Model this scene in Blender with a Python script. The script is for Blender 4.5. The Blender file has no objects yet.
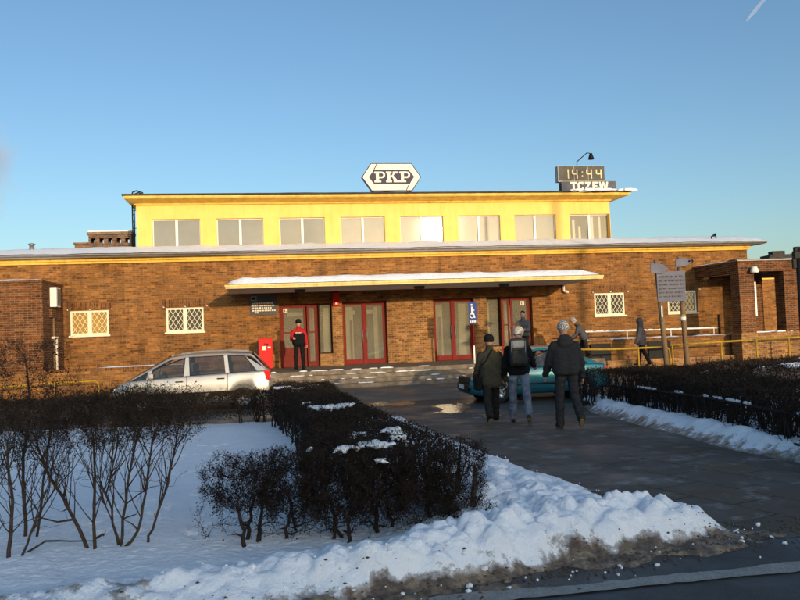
import bpy, bmesh, math, random
from mathutils import Vector as V, Matrix, noise
random.seed(7)
R = math.radians
sc = bpy.context.scene
col = sc.collection

# ------------------------------------------------------------------ helpers
class MB:
    """collects faces, then links them as ONE mesh object"""
    def __init__(s): s.v = []; s.f = []; s.sm = []; s.c = None
    def face(s, pts, sm=False):
        n = len(s.v); s.v += [tuple(p) for p in pts]; s.f.append(tuple(range(n, n+len(pts)))); s.sm.append(sm)
    def mesh(s, vs, fs, sm=False):
        n = len(s.v); s.v += [tuple(p) for p in vs]
        for f in fs: s.f.append(tuple(n+i for i in f)); s.sm.append(sm)
    def box(s, x0, x1, y0, y1, z0, z1, bev=0.0, M=None):
        if x0 > x1: x0, x1 = x1, x0
        if y0 > y1: y0, y1 = y1, y0
        if z0 > z1: z0, z1 = z1, z0
        if bev <= 0:
            vs = [V((x, y, z)) for x in (x0, x1) for y in (y0, y1) for z in (z0, z1)]
            fs = [(0,1,3,2),(4,6,7,5),(0,4,5,1),(2,3,7,6),(0,2,6,4),(1,5,7,3)]
        else:
            bm = bmesh.new(); bmesh.ops.create_cube(bm, size=1)
            for v in bm.verts:
                v.co = V(((x0+x1)/2+v.co.x*(x1-x0), (y0+y1)/2+v.co.y*(y1-y0), (z0+z1)/2+v.co.z*(z1-z0)))
            bmesh.ops.bevel(bm, geom=bm.edges[:], offset=bev, segments=2, affect='EDGES', profile=.6)
            bm.verts.index_update()
            vs = [v.co.copy() for v in bm.verts]; fs = [tuple(v.index for v in f.verts) for f in bm.faces]; bm.free()
        if M is not None: vs = [M @ v for v in vs]
        s.mesh(vs, fs)
    def tube(s, pts, rad, n=8, cap=True, sm=True):
        pts = [V(p) for p in pts]
        if not isinstance(rad, (list, tuple)): rad = [rad]*len(pts)
        rings = []; up = V((0, 0, 1)); k = len(s.v)
        for i, p in enumerate(pts):
            a = pts[max(i-1, 0)]; b = pts[min(i+1, len(pts)-1)]
            t = (b-a); t = t.normalized() if t.length > 1e-9 else V((0, 0, 1))
            if i == 0:
                ref = V((1, 0, 0)) if abs(t.z) > .8 else up
                x = t.cross(ref).normalized()
            else:
                x = (x - t*x.dot(t)); x = x.normalized() if x.length > 1e-6 else t.orthogonal().normalized()
            y = t.cross(x)
            for j in range(n):
                a_ = 2*math.pi*j/n
                s.v.append(tuple(p + (x*math.cos(a_)+y*math.sin(a_))*rad[i]))
        for i in range(len(pts)-1):
            for j in range(n):
                s.f.append((k+i*n+j, k+i*n+(j+1) % n, k+(i+1)*n+(j+1) % n, k+(i+1)*n+j)); s.sm.append(sm)
        if cap:
            s.f.append(tuple(k+j for j in range(n-1, -1, -1))); s.sm.append(False)
            e = k+(len(pts)-1)*n
            s.f.append(tuple(e+j for j in range(n))); s.sm.append(False)
    def lathe(s, prof, n=16, o=(0, 0, 0), axis='Z', sm=True):
        o = V(o); k = len(s.v)
        for (r, z) in prof:
            for j in range(n):
                a = 2*math.pi*j/n; p = V((r*math.cos(a), r*math.sin(a), z))
                if axis == 'Y': p = V((p.x, p.z, p.y))
                if axis == 'X': p = V((p.z, p.x, p.y))
                s.v.append(tuple(o+p))
        for i in range(len(prof)-1):
            for j in range(n):
                s.f.append((k+i*n+j, k+i*n+(j+1) % n, k+(i+1)*n+(j+1) % n, k+(i+1)*n+j)); s.sm.append(sm)
    def ball(s, c, r, n=10, squash=(1, 1, 1)):
        c = V(c); prof = []
        k = len(s.v); m = n//2+1
        for i in range(m):
            th = math.pi*i/(m-1)
            for j in range(n):
                a = 2*math.pi*j/n
                s.v.append((c.x+r*squash[0]*math.sin(th)*math.cos(a), c.y+r*squash[1]*math.sin(th)*math.sin(a), c.z+r*squash[2]*math.cos(th)))
        for i in range(m-1):
            for j in range(n):
                s.f.append((k+i*n+j, k+(i+1)*n+j, k+(i+1)*n+(j+1) % n, k+i*n+(j+1) % n)); s.sm.append(True)
    def prism(s, poly, y0, y1):
        """polygon in x,z extruded from y0 (towards the viewer side) to y1"""
        n = len(poly); a = [(x, y0, z) for x, z in poly]; b = [(x, y1, z) for x, z in poly]
        s.mesh(a+b, [tuple(range(n)), tuple(range(2*n-1, n-1, -1))]+[(i, n+i, n+(i+1) % n, (i+1) % n) for i in range(n)])
    def build(s, name, mat, parent=None, uv=True, fix=True):
        me = bpy.data.meshes.new(name)
        me.from_pydata(s.v, [], s.f)
        me.polygons.foreach_set('use_smooth', s.sm)
        if fix:
            bm = bmesh.new(); bm.from_mesh(me)
            bmesh.ops.recalc_face_normals(bm, faces=bm.faces[:]); bm.to_mesh(me); bm.free()
        me.update()
        if uv: box_uv(me)
        if mat: me.materials.append(mat)
        o = bpy.data.objects.new(name, me); col.objects.link(o)
        if parent: o.parent = parent
        return o

def box_uv(me):
    l = me.uv_layers.new(name='UVMap'); vs = me.vertices; d = [0.0]*(2*len(me.loops))
    for p in me.polygons:
        n = p.normal; ax, ay, az = abs(n.x), abs(n.y), abs(n.z)
        for li in p.loop_indices:
            c = vs[me.loops[li].vertex_index].co
            if ay >= ax and ay >= az: u = (c.x, c.z)
            elif ax >= az: u = (c.y, c.z)
            else: u = (c.x, c.y)
            d[2*li] = u[0]; d[2*li+1] = u[1]
    l.data.foreach_set('uv', d)

def empty(name, loc=(0, 0, 0), rz=0, parent=None):
    o = bpy.data.objects.new(name, None); col.objects.link(o); o.location = loc; o.rotation_euler.z = rz
    o.empty_display_size = .2
    if parent: o.parent = parent
    return o
def tag(o, label=None, cat=None, group=None, kind=None):
    if label: o['label'] = label
    if cat: o['category'] = cat
    if group: o['group'] = group
    if kind: o['kind'] = kind
    return o
def thing(name, label, cat, loc=(0, 0, 0), rz=0, group=None):
    return tag(empty(name, loc, rz), label, cat, group)

# ------------------------------------------------------------------ materials
def newmat(name):
    m = bpy.data.materials.new(name); m.use_nodes = True; nt = m.node_tree
    return m, nt, nt.nodes['Principled BSDF']
def N_(nt, t, **k):
    n = nt.nodes.new(t)
    for a, b in k.items(): setattr(n, a, b)
    return n
def ramp(nt, fac, stops):
    r = N_(nt, 'ShaderNodeValToRGB'); nt.links.new(fac, r.inputs[0])
    e = r.color_ramp.elements
    while len(e) < len(stops): e.new(.5)
    for i, (p, c) in enumerate(stops): e[i].position = p; e[i].color = (*c, 1)
    return r.outputs[0]
def tnoise(nt, scale, detail=4, rough=.6, co='Object', dist=0):
    tc = N_(nt, 'ShaderNodeTexCoord'); n = N_(nt, 'ShaderNodeTexNoise')
    n.inputs['Scale'].default_value = scale; n.inputs['Detail'].default_value = detail; n.inputs['Roughness'].default_value = rough
    n.inputs['Distortion'].default_value = dist
    nt.links.new(tc.outputs[co], n.inputs['Vector'])
    return n.outputs['Fac']
def mixc(nt, fac, a, b, mode='MIX'):
    m = N_(nt, 'ShaderNodeMix', data_type='RGBA', blend_type=mode)
    for i, x in ((0, fac), (6, a), (7, b)):
        if isinstance(x, (int, float)): m.inputs[i].default_value = x
        elif isinstance(x, tuple): m.inputs[i].default_value = (*x, 1)
        else: nt.links.new(x, m.inputs[i])
    return m.outputs[2]
def bump(nt, b, h, strength=.3, dist=.01):
    n = N_(nt, 'ShaderNodeBump'); n.inputs['Strength'].default_value = strength; n.inputs['Distance'].default_value = dist
    nt.links.new(h, n.inputs['Height']); nt.links.new(n.outputs[0], b.inputs['Normal'])
def mat(name, c1, c2=None, scale=6, rough=.6, metal=0, bs=0, bd=.01, spec=.12, detail=4, streak=0):
    m, nt, b = newmat(name)
    c2 = c2 or tuple(x*.75 for x in c1)
    f = tnoise(nt, scale, detail)
    c = ramp(nt, f, [(.32, c2), (.68, c1)])
    if streak:
        tc = N_(nt, 'ShaderNodeTexCoord'); mp = N_(nt, 'ShaderNodeMapping'); nt.links.new(tc.outputs['Object'], mp.inputs[0]); mp.inputs['Scale'].default_value = (3.5, 3.5, .35)
        n = N_(nt, 'ShaderNodeTexNoise'); n.inputs['Scale'].default_value = 1.3; n.inputs['Detail'].default_value = 7; n.inputs['Roughness'].default_value = .7; nt.links.new(mp.outputs[0], n.inputs['Vector'])
        c = mixc(nt, 1, c, ramp(nt, n.outputs['Fac'], [(.34, (1-streak, 1-streak*1.1, 1-streak*1.2)), (.5, (1, 1, 1))]), 'MULTIPLY')
    nt.links.new(c, b.inputs['Base Color'])
    b.inputs['Roughness'].default_value = rough; b.inputs['Metallic'].default_value = metal
    b.inputs['Specular IOR Level'].default_value = spec
    if bs: bump(nt, b, f, bs, bd)
    return m

def brick_mat(name, c1, c2, mortar, rot=False, w=.26, h=.077, dirt=.5):
    m, nt, b = newmat(name)
    tc = N_(nt, 'ShaderNodeTexCoord'); mp = N_(nt, 'ShaderNodeMapping'); nt.links.new(tc.outputs['UV'], mp.inputs[0])
    if rot: mp.inputs['Rotation'].default_value[2] = R(90)
    br = N_(nt, 'ShaderNodeTexBrick'); nt.links.new(mp.outputs[0], br.inputs['Vector'])
    i = br.inputs
    i['Scale'].default_value = 1; i['Brick Width'].default_value = w; i['Row Height'].default_value = h
    i['Mortar Size'].default_value = .006; i['Mortar Smooth'].default_value = .25; i['Bias'].default_value = 0
    i['Color1'].default_value = (*c1, 1); i['Color2'].default_value = (*c2, 1); i['Mortar'].default_value = (*mortar, 1)
    # some darker, over-fired bricks, one value per brick cell
    sep = N_(nt, 'ShaderNodeSeparateXYZ'); nt.links.new(mp.outputs[0], sep.inputs[0])
    def mth(op, a, bb):
        n = N_(nt, 'ShaderNodeMath', operation=op)
        for k, x in ((0, a), (1, bb)):
            if isinstance(x, (int, float)): n.inputs[k].default_value = x
            else: nt.links.new(x, n.inputs[k])
        return n.outputs[0]
    row = mth('FLOOR', mth('DIVIDE', sep.outputs[1], h), 0)
    par = mth('MULTIPLY', mth('MODULO', row, 2), .5)
    cell = mth('FLOOR', mth('ADD', mth('DIVIDE', sep.outputs[0], w), par), 0)
    cb = N_(nt, 'ShaderNodeCombineXYZ'); nt.links.new(cell, cb.inputs[0]); nt.links.new(row, cb.inputs[1])
    wn = N_(nt, 'ShaderNodeTexWhiteNoise', noise_dimensions='2D'); nt.links.new(cb.outputs[0], wn.inputs['Vector'])
    dark = ramp(nt, wn.outputs['Value'], [(.0, (.55, .50, .52)), (.12, (.72, .66, .64)), (.2, (.92, .92, .92)), (.8, (1.06, 1.04, 1.0)), (.88, (1.25, 1.2, 1.08)), (1, (1.4, 1.35, 1.2))])
    one = mixc(nt, br.outputs['Fac'], dark, (1, 1, 1))
    c = mixc(nt, 1, br.outputs['Color'], one, 'MULTIPLY')
    big = tnoise(nt, .55, 5, .65)
    c = mixc(nt, 1, c, ramp(nt, big, [(.3, (1-dirt*.55,)*3), (.7, (1.12, 1.1, 1.06))]), 'MULTIPLY')
    tc2 = N_(nt, 'ShaderNodeTexCoord'); mp2 = N_(nt, 'ShaderNodeMapping'); nt.links.new(tc2.outputs['Object'], mp2.inputs[0]); mp2.inputs['Scale'].default_value = (1.6, 1.6, .22)
    n2 = N_(nt, 'ShaderNodeTexNoise'); n2.inputs['Scale'].default_value = 1; n2.inputs['Detail'].default_value = 8; n2.inputs['Roughness'].default_value = .68; nt.links.new(mp2.outputs[0], n2.inputs['Vector'])
    c = mixc(nt, 1, c, ramp(nt, n2.outputs['Fac'], [(.33, (.62, .60, .60)), (.5, (1, 1, 1)), (.72, (1.12, 1.08, 1.0))]), 'MULTIPLY')
    fine = tnoise(nt, 14, 3, .7)
    c = mixc(nt, 1, c, ramp(nt, fine, [(.3, (.72, .72, .72)), (.7, (1.2, 1.2, 1.2))]), 'MULTIPLY')
    nt.links.new(c, b.inputs['Base Color']); b.inputs['Roughness'].default_value = .9; b.inputs['Specular IOR Level'].default_value = .12
    inv = mth('SUBTRACT', 1, br.outputs['Fac']); h2 = mth('ADD', inv, mth('MULTIPLY', fine, .5))
    bump(nt, b, h2, .6, .008)
    return m

M = {}
M['brick'] = brick_mat('orange_brick', (.295, .132, .038), (.195, .084, .028), (.25, .18, .10))
M['brick_soldier'] = brick_mat('soldier_brick', (.215, .088, .028), (.14, .057, .02), (.23, .17, .10), rot=True)
M['brick_pale'] = brick_mat('pale_brick', (.33, .165, .06), (.21, .095, .036), (.36, .28, .17), w=.2, h=.077, dirt=.3)
M['brick_brown'] = brick_mat('brown_brick', (.19, .07, .025), (.12, .046, .018), (.26, .21, .14))
M['brick_grey'] = brick_mat('chimney_brick', (.20, .12, .075), (.14, .085, .06), (.24, .2, .16))
M['yellow'] = mat('yellow_render', (.83, .545, .165), (.77, .49, .135), 1.6, .85, bs=.08, streak=.10)
M['cornice'] = mat('yellow_cornice', (.80, .52, .12), (.64, .39, .07), 3, .8, streak=.25)
M['canopy_trim'] = mat('pale_yellow_trim', (.80, .62, .27), (.66, .48, .18), 3, .8, streak=.25)
M['gutter'] = mat('grey_zinc_gutter', (.30, .29, .27), (.2, .19, .18), 4, .5, .6)
M['roofing'] = mat('dark_roofing', (.06, .055, .05), (.035, .03, .03), 3, .9)
M['soffit'] = mat('grey_soffit', (.80, .79, .79), (.72, .71, .71), 2, .8)
M['white'] = mat('white_paint', (.78, .76, .70), (.70, .68, .62), 5, .5)
M['cream'] = mat('cream_window_paint', (.80, .73, .55), (.70, .63, .46), 5, .6)
M['red_frame'] = mat('red_brown_paint', (.19, .024, .014), (.12, .015, .009), 9, .7, spec=.2)
M['red'] = mat('red_paint', (.62, .012, .008), (.54, .010, .007), 4, .6, spec=.25)
M['red_dark'] = mat('dull_red_paint', (.20, .016, .012), (.14, .011, .009), 4, .7, spec=.2)
M['concrete'] = mat('worn_concrete', (.25, .195, .14), (.11, .088, .065), 5, .85, bs=.4, bd=.02)
M['step_snow'] = None
M['railing'] = mat('yellow_railing_paint', (.46, .28, .03), (.28, .17, .02), 12, .5)
M['black'] = mat('black_metal', (.012, .012, .013), (.007, .007, .008), 8, .5)
M['wood'] = mat('weathered_post', (.23, .15, .085), (.14, .09, .05), 18, .8, bs=.3)
M['board'] = mat('grey_board', (.105, .105, .125), (.07, .07, .085), 3, .6)
M['navy'] = mat('navy_paint', (.010, .012, .05), (.008, .009, .04), 3, .4)
M['blue'] = mat('blue_sign', (.03, .06, .25), (.025, .05, .2), 3, .4)
M['ivory'] = mat('ivory_letters', (.80, .73, .60), (.74, .66, .54), 5, .5)
M['digit'] = mat('pale_digits', (.74, .60, .34), (.62, .50, .28), 5, .6)
M['clock_face'] = mat('grey_brown_clock_face', (.105, .098, .085), (.08, .075, .065), 5, .6)
M['asphalt'] = None
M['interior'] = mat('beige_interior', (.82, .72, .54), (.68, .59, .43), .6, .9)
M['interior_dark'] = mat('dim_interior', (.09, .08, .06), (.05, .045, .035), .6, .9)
M['bark'] = mat('dark_bark', (.055, .038, .028), (.025, .018, .014), 25, .9, bs=.5)
M['barkbrown'] = mat('brown_bark', (.10, .066, .044), (.045, .030, .02), 25, .9, bs=.5)
M['leaf'] = mat('dry_dark_foliage', (.036, .024, .017), (.011, .008, .006), 9, .8, detail=6)
M['leafbrown'] = mat('brown_dry_foliage', (.060, .038, .024), (.016, .012, .008), 5, .8, detail=6)
M['dark_brown_wood'] = mat('dark_wood', (.05, .03, .02), None, 9, .7)

def snow_mat(name, attr=False):
    m, nt, b = newmat(name)
    f = tnoise(nt, 3, 6, .65); g = tnoise(nt, 45, 4, .7)
    c = ramp(nt, f, [(.3, (.86, .87, .89)), (.7, (.94, .94, .94))])
    if attr:
        a = N_(nt, 'ShaderNodeAttribute', attribute_name='dirt'); s = N_(nt, 'ShaderNodeSeparateColor'); nt.links.new(a.outputs['Color'], s.inputs[0])
        g1 = tnoise(nt, 8, 5, .6); g2 = tnoise(nt, 55, 5, .8)
        gm = N_(nt, 'ShaderNodeMath', operation='MULTIPLY_ADD'); nt.links.new(g2, gm.inputs[0]); gm.inputs[1].default_value = .26; gm2 = N_(nt, 'ShaderNodeMath', operation='MULTIPLY'); nt.links.new(g1, gm2.inputs[0]); gm2.inputs[1].default_value = .78; nt.links.new(gm2.outputs[0], gm.inputs[2]); grit = gm.outputs[0]
        mm = N_(nt, 'ShaderNodeMath', operation='ADD'); nt.links.new(s.outputs[0], mm.inputs[0]); nt.links.new(grit, mm.inputs[1])
        lum = ramp(nt, mm.outputs[0], [(.76, (0, 0, 0)), (.82, (.6, .6, .6)), (.96, (1, 1, 1))])
        brown = ramp(nt, tnoise(nt, 7, 8, .75), [(.35, (.07, .055, .046)), (.5, (.17, .125, .09)), (.7, (.42, .32, .21))])
        c = mixc(nt, lum, c, brown)
    nt.links.new(c, b.inputs['Base Color']); b.inputs['Roughness'].default_value = .55
    b.inputs['Specular IOR Level'].default_value = .3
    vo = N_(nt, 'ShaderNodeTexVoronoi'); vo.inputs['Scale'].default_value = 16; tc = N_(nt, 'ShaderNodeTexCoord'); nt.links.new(tc.outputs['Object'], vo.inputs['Vector'])
    h = N_(nt, 'ShaderNodeMath', operation='MULTIPLY_ADD'); nt.links.new(g, h.inputs[0]); h.inputs[1].default_value = .4; nt.links.new(f, h.inputs[2])
    h2 = N_(nt, 'ShaderNodeMath', operation='MULTIPLY_ADD'); nt.links.new(vo.outputs['Distance'], h2.inputs[0]); h2.inputs[1].default_value = -.35; nt.links.new(h.outputs[0], h2.inputs[2])
    bump(nt, b, h2.outputs[0], .75, .05)
    return m
M['snow'] = snow_mat('snow'); M['snow_dirty'] = snow_mat('trodden_snow', True)

def ground_mat(name, c1, c2, snowc=.0, slab=None, wet=.5, scale=1.2):
    m, nt, b = newmat(name)
    f = tnoise(nt, scale, 8, .7); g = tnoise(nt, 60, 5, .7)
    c = ramp(nt, f, [(.3, c2), (.68, c1)])
    c = mixc(nt, .5, c, ramp(nt, g, [(.3, tuple(x*.45 for x in c1)), (.7, tuple(x*1.7 for x in c1))]))
    if slab:
        tc = N_(nt, 'ShaderNodeTexCoord'); mp = N_(nt, 'ShaderNodeMapping'); nt.links.new(tc.outputs['Object'], mp.inputs[0])
        mp.inputs['Rotation'].default_value[2] = R(slab[2])
        br = N_(nt, 'ShaderNodeTexBrick'); nt.links.new(mp.outputs[0], br.inputs['Vector'])
        for k, x in (('Scale', 1), ('Brick Width', slab[0]), ('Row Height', slab[1]), ('Mortar Size', slab[3]), ('Mortar Smooth', .4)): br.inputs[k].default_value = x
        br.inputs['Color1'].default_value = (1.15, 1.13, 1.1, 1); br.inputs['Color2'].default_value = (.82, .82, .84, 1); br.inputs['Mortar'].default_value = (.35, .34, .33, 1)
        c = mixc(nt, 1, c, br.outputs['Color'], 'MULTIPLY')
    if snowc > 0:
        s = tnoise(nt, 2.2, 9, .72)
        c = mixc(nt, ramp(nt, s, [(1-snowc, (0, 0, 0)), (min(1, 1-snowc+.12), (.8, .8, .8))]), c, (.24, .23, .22) if slab else (.5, .5, .52))
    nt.links.new(c, b.inputs['Base Color'])
    r = tnoise(nt, .7, 5, .6)
    nt.links.new(ramp(nt, r, [(.35, (wet*.55,)*3), (.62, (min(1, wet*1.35),)*3)]), b.inputs['Roughness'])
    h = N_(nt, 'ShaderNodeMath', operation='ADD'); nt.links.new(g, h.inputs[0]); nt.links.new(f, h.inputs[1])
    bump(nt, b, h.outputs[0], .25, .012)
    return m
M['path'] = ground_mat('dark_paving_slabs', (.088, .066, .046), (.044, .034, .025), .46, (.9, .6, 62, .016), .8)
M['asphalt'] = ground_mat('wet_asphalt', (.05, .046, .042), (.02, .019, .018), .26, None, .6)
M['apron'] = ground_mat('forecourt_setts', (.17, .135, .10), (.085, .07, .055), .34, (.22, .14, 9.7, .012), .62)
M['kerb'] = ground_mat('salted_kerb_line', (.30, .28, .25), (.07, .066, .06), .34, None, .85, 7)
M['wet'] = ground_mat('wet_glint_ground', (.07, .06, .05), (.04, .036, .03), 0, None, .22)
M['field'] = ground_mat('snowy_ground', (.5, .5, .52), (.3, .29, .28), .4, None, .8, .2)

def glass_mat(name, tint, trans, rough=.02, base=None):
    m, nt, b = newmat(name); out = nt.nodes['Material Output']
    nt.nodes.remove(b)
    g = N_(nt, 'ShaderNodeBsdfGlossy'); g.inputs['Roughness'].default_value = rough
    t = N_(nt, 'ShaderNodeBsdfTransparent'); t.inputs[0].default_value = (*tint, 1)
    d = N_(nt, 'ShaderNodeBsdfDiffuse')
    nt.links.new(ramp(nt, tnoise(nt, 1.3, 5, .6), [(.3, tuple(x*.7 for x in (base or (.1, .1, .1)))), (.7, (base or (.1, .1, .1)))]), d.inputs[0])
    m1 = N_(nt, 'ShaderNodeMixShader'); m1.inputs[0].default_value = trans
    nt.links.new(d.outputs[0], m1.inputs[1]); nt.links.new(t.outputs[0], m1.inputs[2])
    fr = N_(nt, 'ShaderNodeFresnel'); fr.inputs[0].default_value = 1.5
    m2 = N_(nt, 'ShaderNodeMixShader'); nt.links.new(fr.outputs[0], m2.inputs[0])
    nt.links.new(m1.outputs[0], m2.inputs[1]); nt.links.new(g.outputs[0], m2.inputs[2])
    nt.links.new(m2.outputs[0], out.inputs[0])
    return m
M['door_glass'] = glass_mat('door_glass', (.86, .88, .84), .70, .03, (.40, .36, .28))
M['car_glass'] = glass_mat('car_glass', (.68, .72, .70), .82, .01, (.03, .03, .03))
M['lattice_glass'] = glass_mat('dark_glass', (.3, .3, .3), .2, .03, (.12, .115, .09))
M['gold_reflection_glass'] = glass_mat('gold_reflection_glass', (.3, .3, .3), .1, .1, (.50, .30, .06))  # golden reflection of the leftmost window, painted into its glass colour
m, nt, b = newmat('frosted_grey_pane'); M['pane'] = m
nt.links.new(ramp(nt, tnoise(nt, .8, 5, .6), [(.3, (.125, .13, .122)), (.7, (.18, .18, .168))]), b.inputs['Base Color']); b.inputs['Roughness'].default_value = .035
oi = N_(nt, 'ShaderNodeObjectInfo'); nt.links.new(mixc(nt, 1, b.inputs['Base Color'].links[0].from_socket, ramp(nt, oi.outputs['Random'], [(0, (.62, .64, .66)), (1, (1.2, 1.17, 1.1))]), 'MULTIPLY'), b.inputs['Base Color'])

def paint(name, c, metal=.5, rough=.32):
    m, nt, b = newmat(name)
    f = tnoise(nt, 2.5, 6, .7)
    nt.links.new(ramp(nt, f, [(.3, tuple(x*.75+.008 for x in c)), (.7, c)]), b.inputs['Base Color'])
    b.inputs['Metallic'].default_value = metal; b.inputs['Coat Weight'].default_value = .7; b.inputs['Coat Roughness'].default_value = .08
    nt.links.new(ramp(nt, f, [(.3, (rough*.8,)*3), (.7, (rough*1.5,)*3)]), b.inputs['Roughness'])
    return m
M['silver'] = paint('silver_car_paint', (.36, .35, .33), .55, .34)
M['teal'] = paint('teal_car_paint', (.008, .13, .165), .45, .3)
M['tyre'] = mat('tyre_rubber', (.02, .02, .02), None, 20, .85)
M['rim'] = mat('alloy_rim', (.42, .42, .43), (.3, .3, .3), 10, .35, .8)
M['taillight'] = mat('red_lens', (.6, .02, .015), (.5, .015, .012), 8, .15, spec=.5)
M['headlight'] = mat('clear_lens', (.6, .62, .62), (.4, .42, .42), 12, .1, spec=.5)
M['trim'] = mat('black_trim', (.018, .018, .018), None, 9, .55)
M['seat'] = mat('dark_upholstery', (.035, .035, .038), None, 9, .9)

# ------------------------------------------------------------------ camera, light, sky
f_ = V((0, math.cos(math.atan(31/778)), math.sin(math.atan(31/778)))); r0 = V((1, 0, 0)); u0 = r0.cross(f_); ro = math.atan(.0375)
rr = r0*math.cos(ro)-u0*math.sin(ro); uu = u0*math.cos(ro)+r0*math.sin(ro)
cam = bpy.data.cameras.new('camera'); co = bpy.data.objects.new('camera', cam); col.objects.link(co)
cam.sensor_width = 36; cam.lens = 36*778/800; cam.clip_end = 6000; cam.clip_start = .05
co.matrix_world = Matrix(((rr.x, uu.x, -f_.x, 0), (rr.y, uu.y, -f_.y, 0), (rr.z, uu.z, -f_.z, 1.7), (0, 0, 0, 1)))
sc.camera = co
S = V((.3778, -.9171, .1275)).normalized()
sun = bpy.data.lights.new('sun', 'SUN'); so = bpy.data.objects.new('sun', sun); col.objects.link(so)
so.rotation_euler = S.to_track_quat('Z', 'Y').to_euler(); so.location = S*80
sun.energy = 3.55; sun.angle = R(.53); sun.color = (1, .76, .47)
w = bpy.data.worlds.new('World'); sc.world = w; w.use_nodes = True; nt = w.node_tree
sky = nt.nodes.new('ShaderNodeTexSky'); sky.sky_type = 'NISHITA'; sky.sun_disc = False
sky.sun_elevation = math.asin(S.z); sky.sun_rotation = math.atan2(S.x, S.y)
sky.air_density = 1.0; sky.dust_density = 1.0; sky.ozone_density = 2.2
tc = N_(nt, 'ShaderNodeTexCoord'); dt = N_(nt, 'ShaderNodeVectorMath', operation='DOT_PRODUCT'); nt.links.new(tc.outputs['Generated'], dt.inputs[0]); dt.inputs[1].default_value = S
sun_side_gain = ramp(nt, dt.outputs['Value'], [(0, (1, 1, 1)), (.45, (1.45, 1.43, 1.40)), (.8, (2.1, 1.98, 1.86)), (1, (2.9, 2.55, 2.25))])  # sky gain towards the sun, added to brighten the shaded snow
nt.links.new(mixc(nt, 1, mixc(nt, 1, sky.outputs[0], (1.23, 1.35, 1.46), 'MULTIPLY'), sun_side_gain, 'MULTIPLY'), nt.nodes['Background'].inputs[0]); nt.nodes['Background'].inputs[1].default_value = .15
sc.view_settings.view_transform = 'Standard'; sc.view_settings.look = 'None'; sc.view_settings.exposure = 0
sc.cycles.max_bounces = 8; sc.cycles.transparent_max_bounces = 16; sc.cycles.use_denoising = True

# ------------------------------------------------------------------ the ground
def sstep(a, b, x):
    t = max(0, min(1, (x-a)/(b-a))); return t*t*(3-2*t)
def gz(x, y):
    return -.16*sstep(11, 17.5, y) + .11*sstep(21.5, 25.4, y)
def sheet(name, x0, x1, yfun0, yfun1, nx, ny, off, m):
    b = MB(); vs = []; fs = []
    for j in range(ny+1):
        for i in range(nx+1):
            x = x0+(x1-x0)*i/nx; a = yfun0(x); c = yfun1(x); y = a+(c-a)*j/ny
            vs.append((x, y, gz(x, y)+off))
    for j in range(ny):
        for i in range(nx):
            k = j*(nx+1)+i; fs.append((k, k+1, k+nx+2, k+nx+1))
    b.mesh(vs, fs, True)
    return tag(b.build(name, m), kind='structure')
kerbY = lambda x: 4.92+.171*(x-.6)
b = MB(); b.face([(-900, -700, -.32), (900, -700, -.32), (900, 1200, -.32), (-900, 1200, -.32)])
tag(b.build('ground', M['field']), kind='structure')
sheet('road', -45, 45, lambda x: -9+.171*x, lambda x: kerbY(x)+.06, 60, 20, -.006, M['asphalt'])
sheet('road_edge_line', -14, 14, lambda x: kerbY(x)+.03*noise.noise(V((x*1.7, 3, 1)))+.02*noise.noise(V((x*9, 5, 1))), lambda x: kerbY(x)+.17+.05*noise.noise(V((x*1.3, 7, 1)))+.03*noise.noise(V((x*8, 9, 1))), 700, 2, .004, M['kerb'])
sheet('gutter_strip', -45, 45, lambda x: kerbY(x)+.08, lambda x: kerbY(x)+.75, 120, 3, -.002, M['asphalt'])
sheet('path', -30, 40, lambda x: kerbY(x)+.751, lambda x: 17.2+.171*x, 70, 60, .0, M['path'])
sheet('forecourt_road', -30, 40, lambda x: 17.2+.171*x+.002, lambda x: 20.6+.171*x, 70, 20, -.002, M['asphalt'])
sheet('forecourt', -40, 45, lambda x: 20.602+.171*x, lambda x: 31.5+.171*x, 70, 30, .004, M['apron'])

for cx_, cy_, a_, c_ in ((1.12, 18.45, .50, 1.25), (-.3, 20.0, .6, .7), (1.8, 16.2, .35, .5)):  # wet gloss added to mirror the sunlit facade as a golden glint
    b = MB(); n_ = 46; vs = []
    for j in range(n_+1):
        for i in range(n_+1): x = cx_+a_*1.3*(2*i/n_-1); y = cy_+c_*1.3*(2*j/n_-1); vs.append((x, y, gz(x, y)+.006))
    fs = []
    for j in range(n_):
        for i in range(n_):
            x, y, _ = vs[j*(n_+1)+i]; q_ = math.hypot((x-cx_)/a_, (y-cy_)/c_)+.75*noise.noise(V((x*2.2, y*1.4, 2)))+.4*noise.noise(V((x*7, y*5, 5)))
            if q_ < .85: k = j*(n_+1)+i; fs.append((k, k+1, k+n_+2, k+n_+1))
    b.mesh(vs, fs); tag(b.build('wet_glint_patch', M['wet']), kind='structure')

# snow beds: height fields with trodden lumps, footprints and a ploughed bank along the road
def interp(tab, y):
    if y <= tab[0][0]: return tab[0][1]
    for (a, p), (c, q) in zip(tab, tab[1:]):
        if y <= c: return p+(q-p)*(y-a)/(c-a)
    return tab[-1][1]
pathL = [(5.3, 3.25), (6.06, 2.80), (7.55, 2.08), (9.64, 1.42), (11.5, .92), (14, .45), (16.2, .1)]
pathR = [(5.0, 5.6), (7, 4.9), (8.9, 4.5), (10.2, 4.1), (12.9, 3.88), (16.4, 3.8), (17.2, 3.9)]
def nz(x, y, s, seed=0): return noise.noise(V((x*s+seed, y*s-seed, seed*.37)))
pits = [(random.uniform(-3.4, .6), random.uniform(6.8, 13), random.uniform(.05, .12)) for _ in range(150)]
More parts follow.
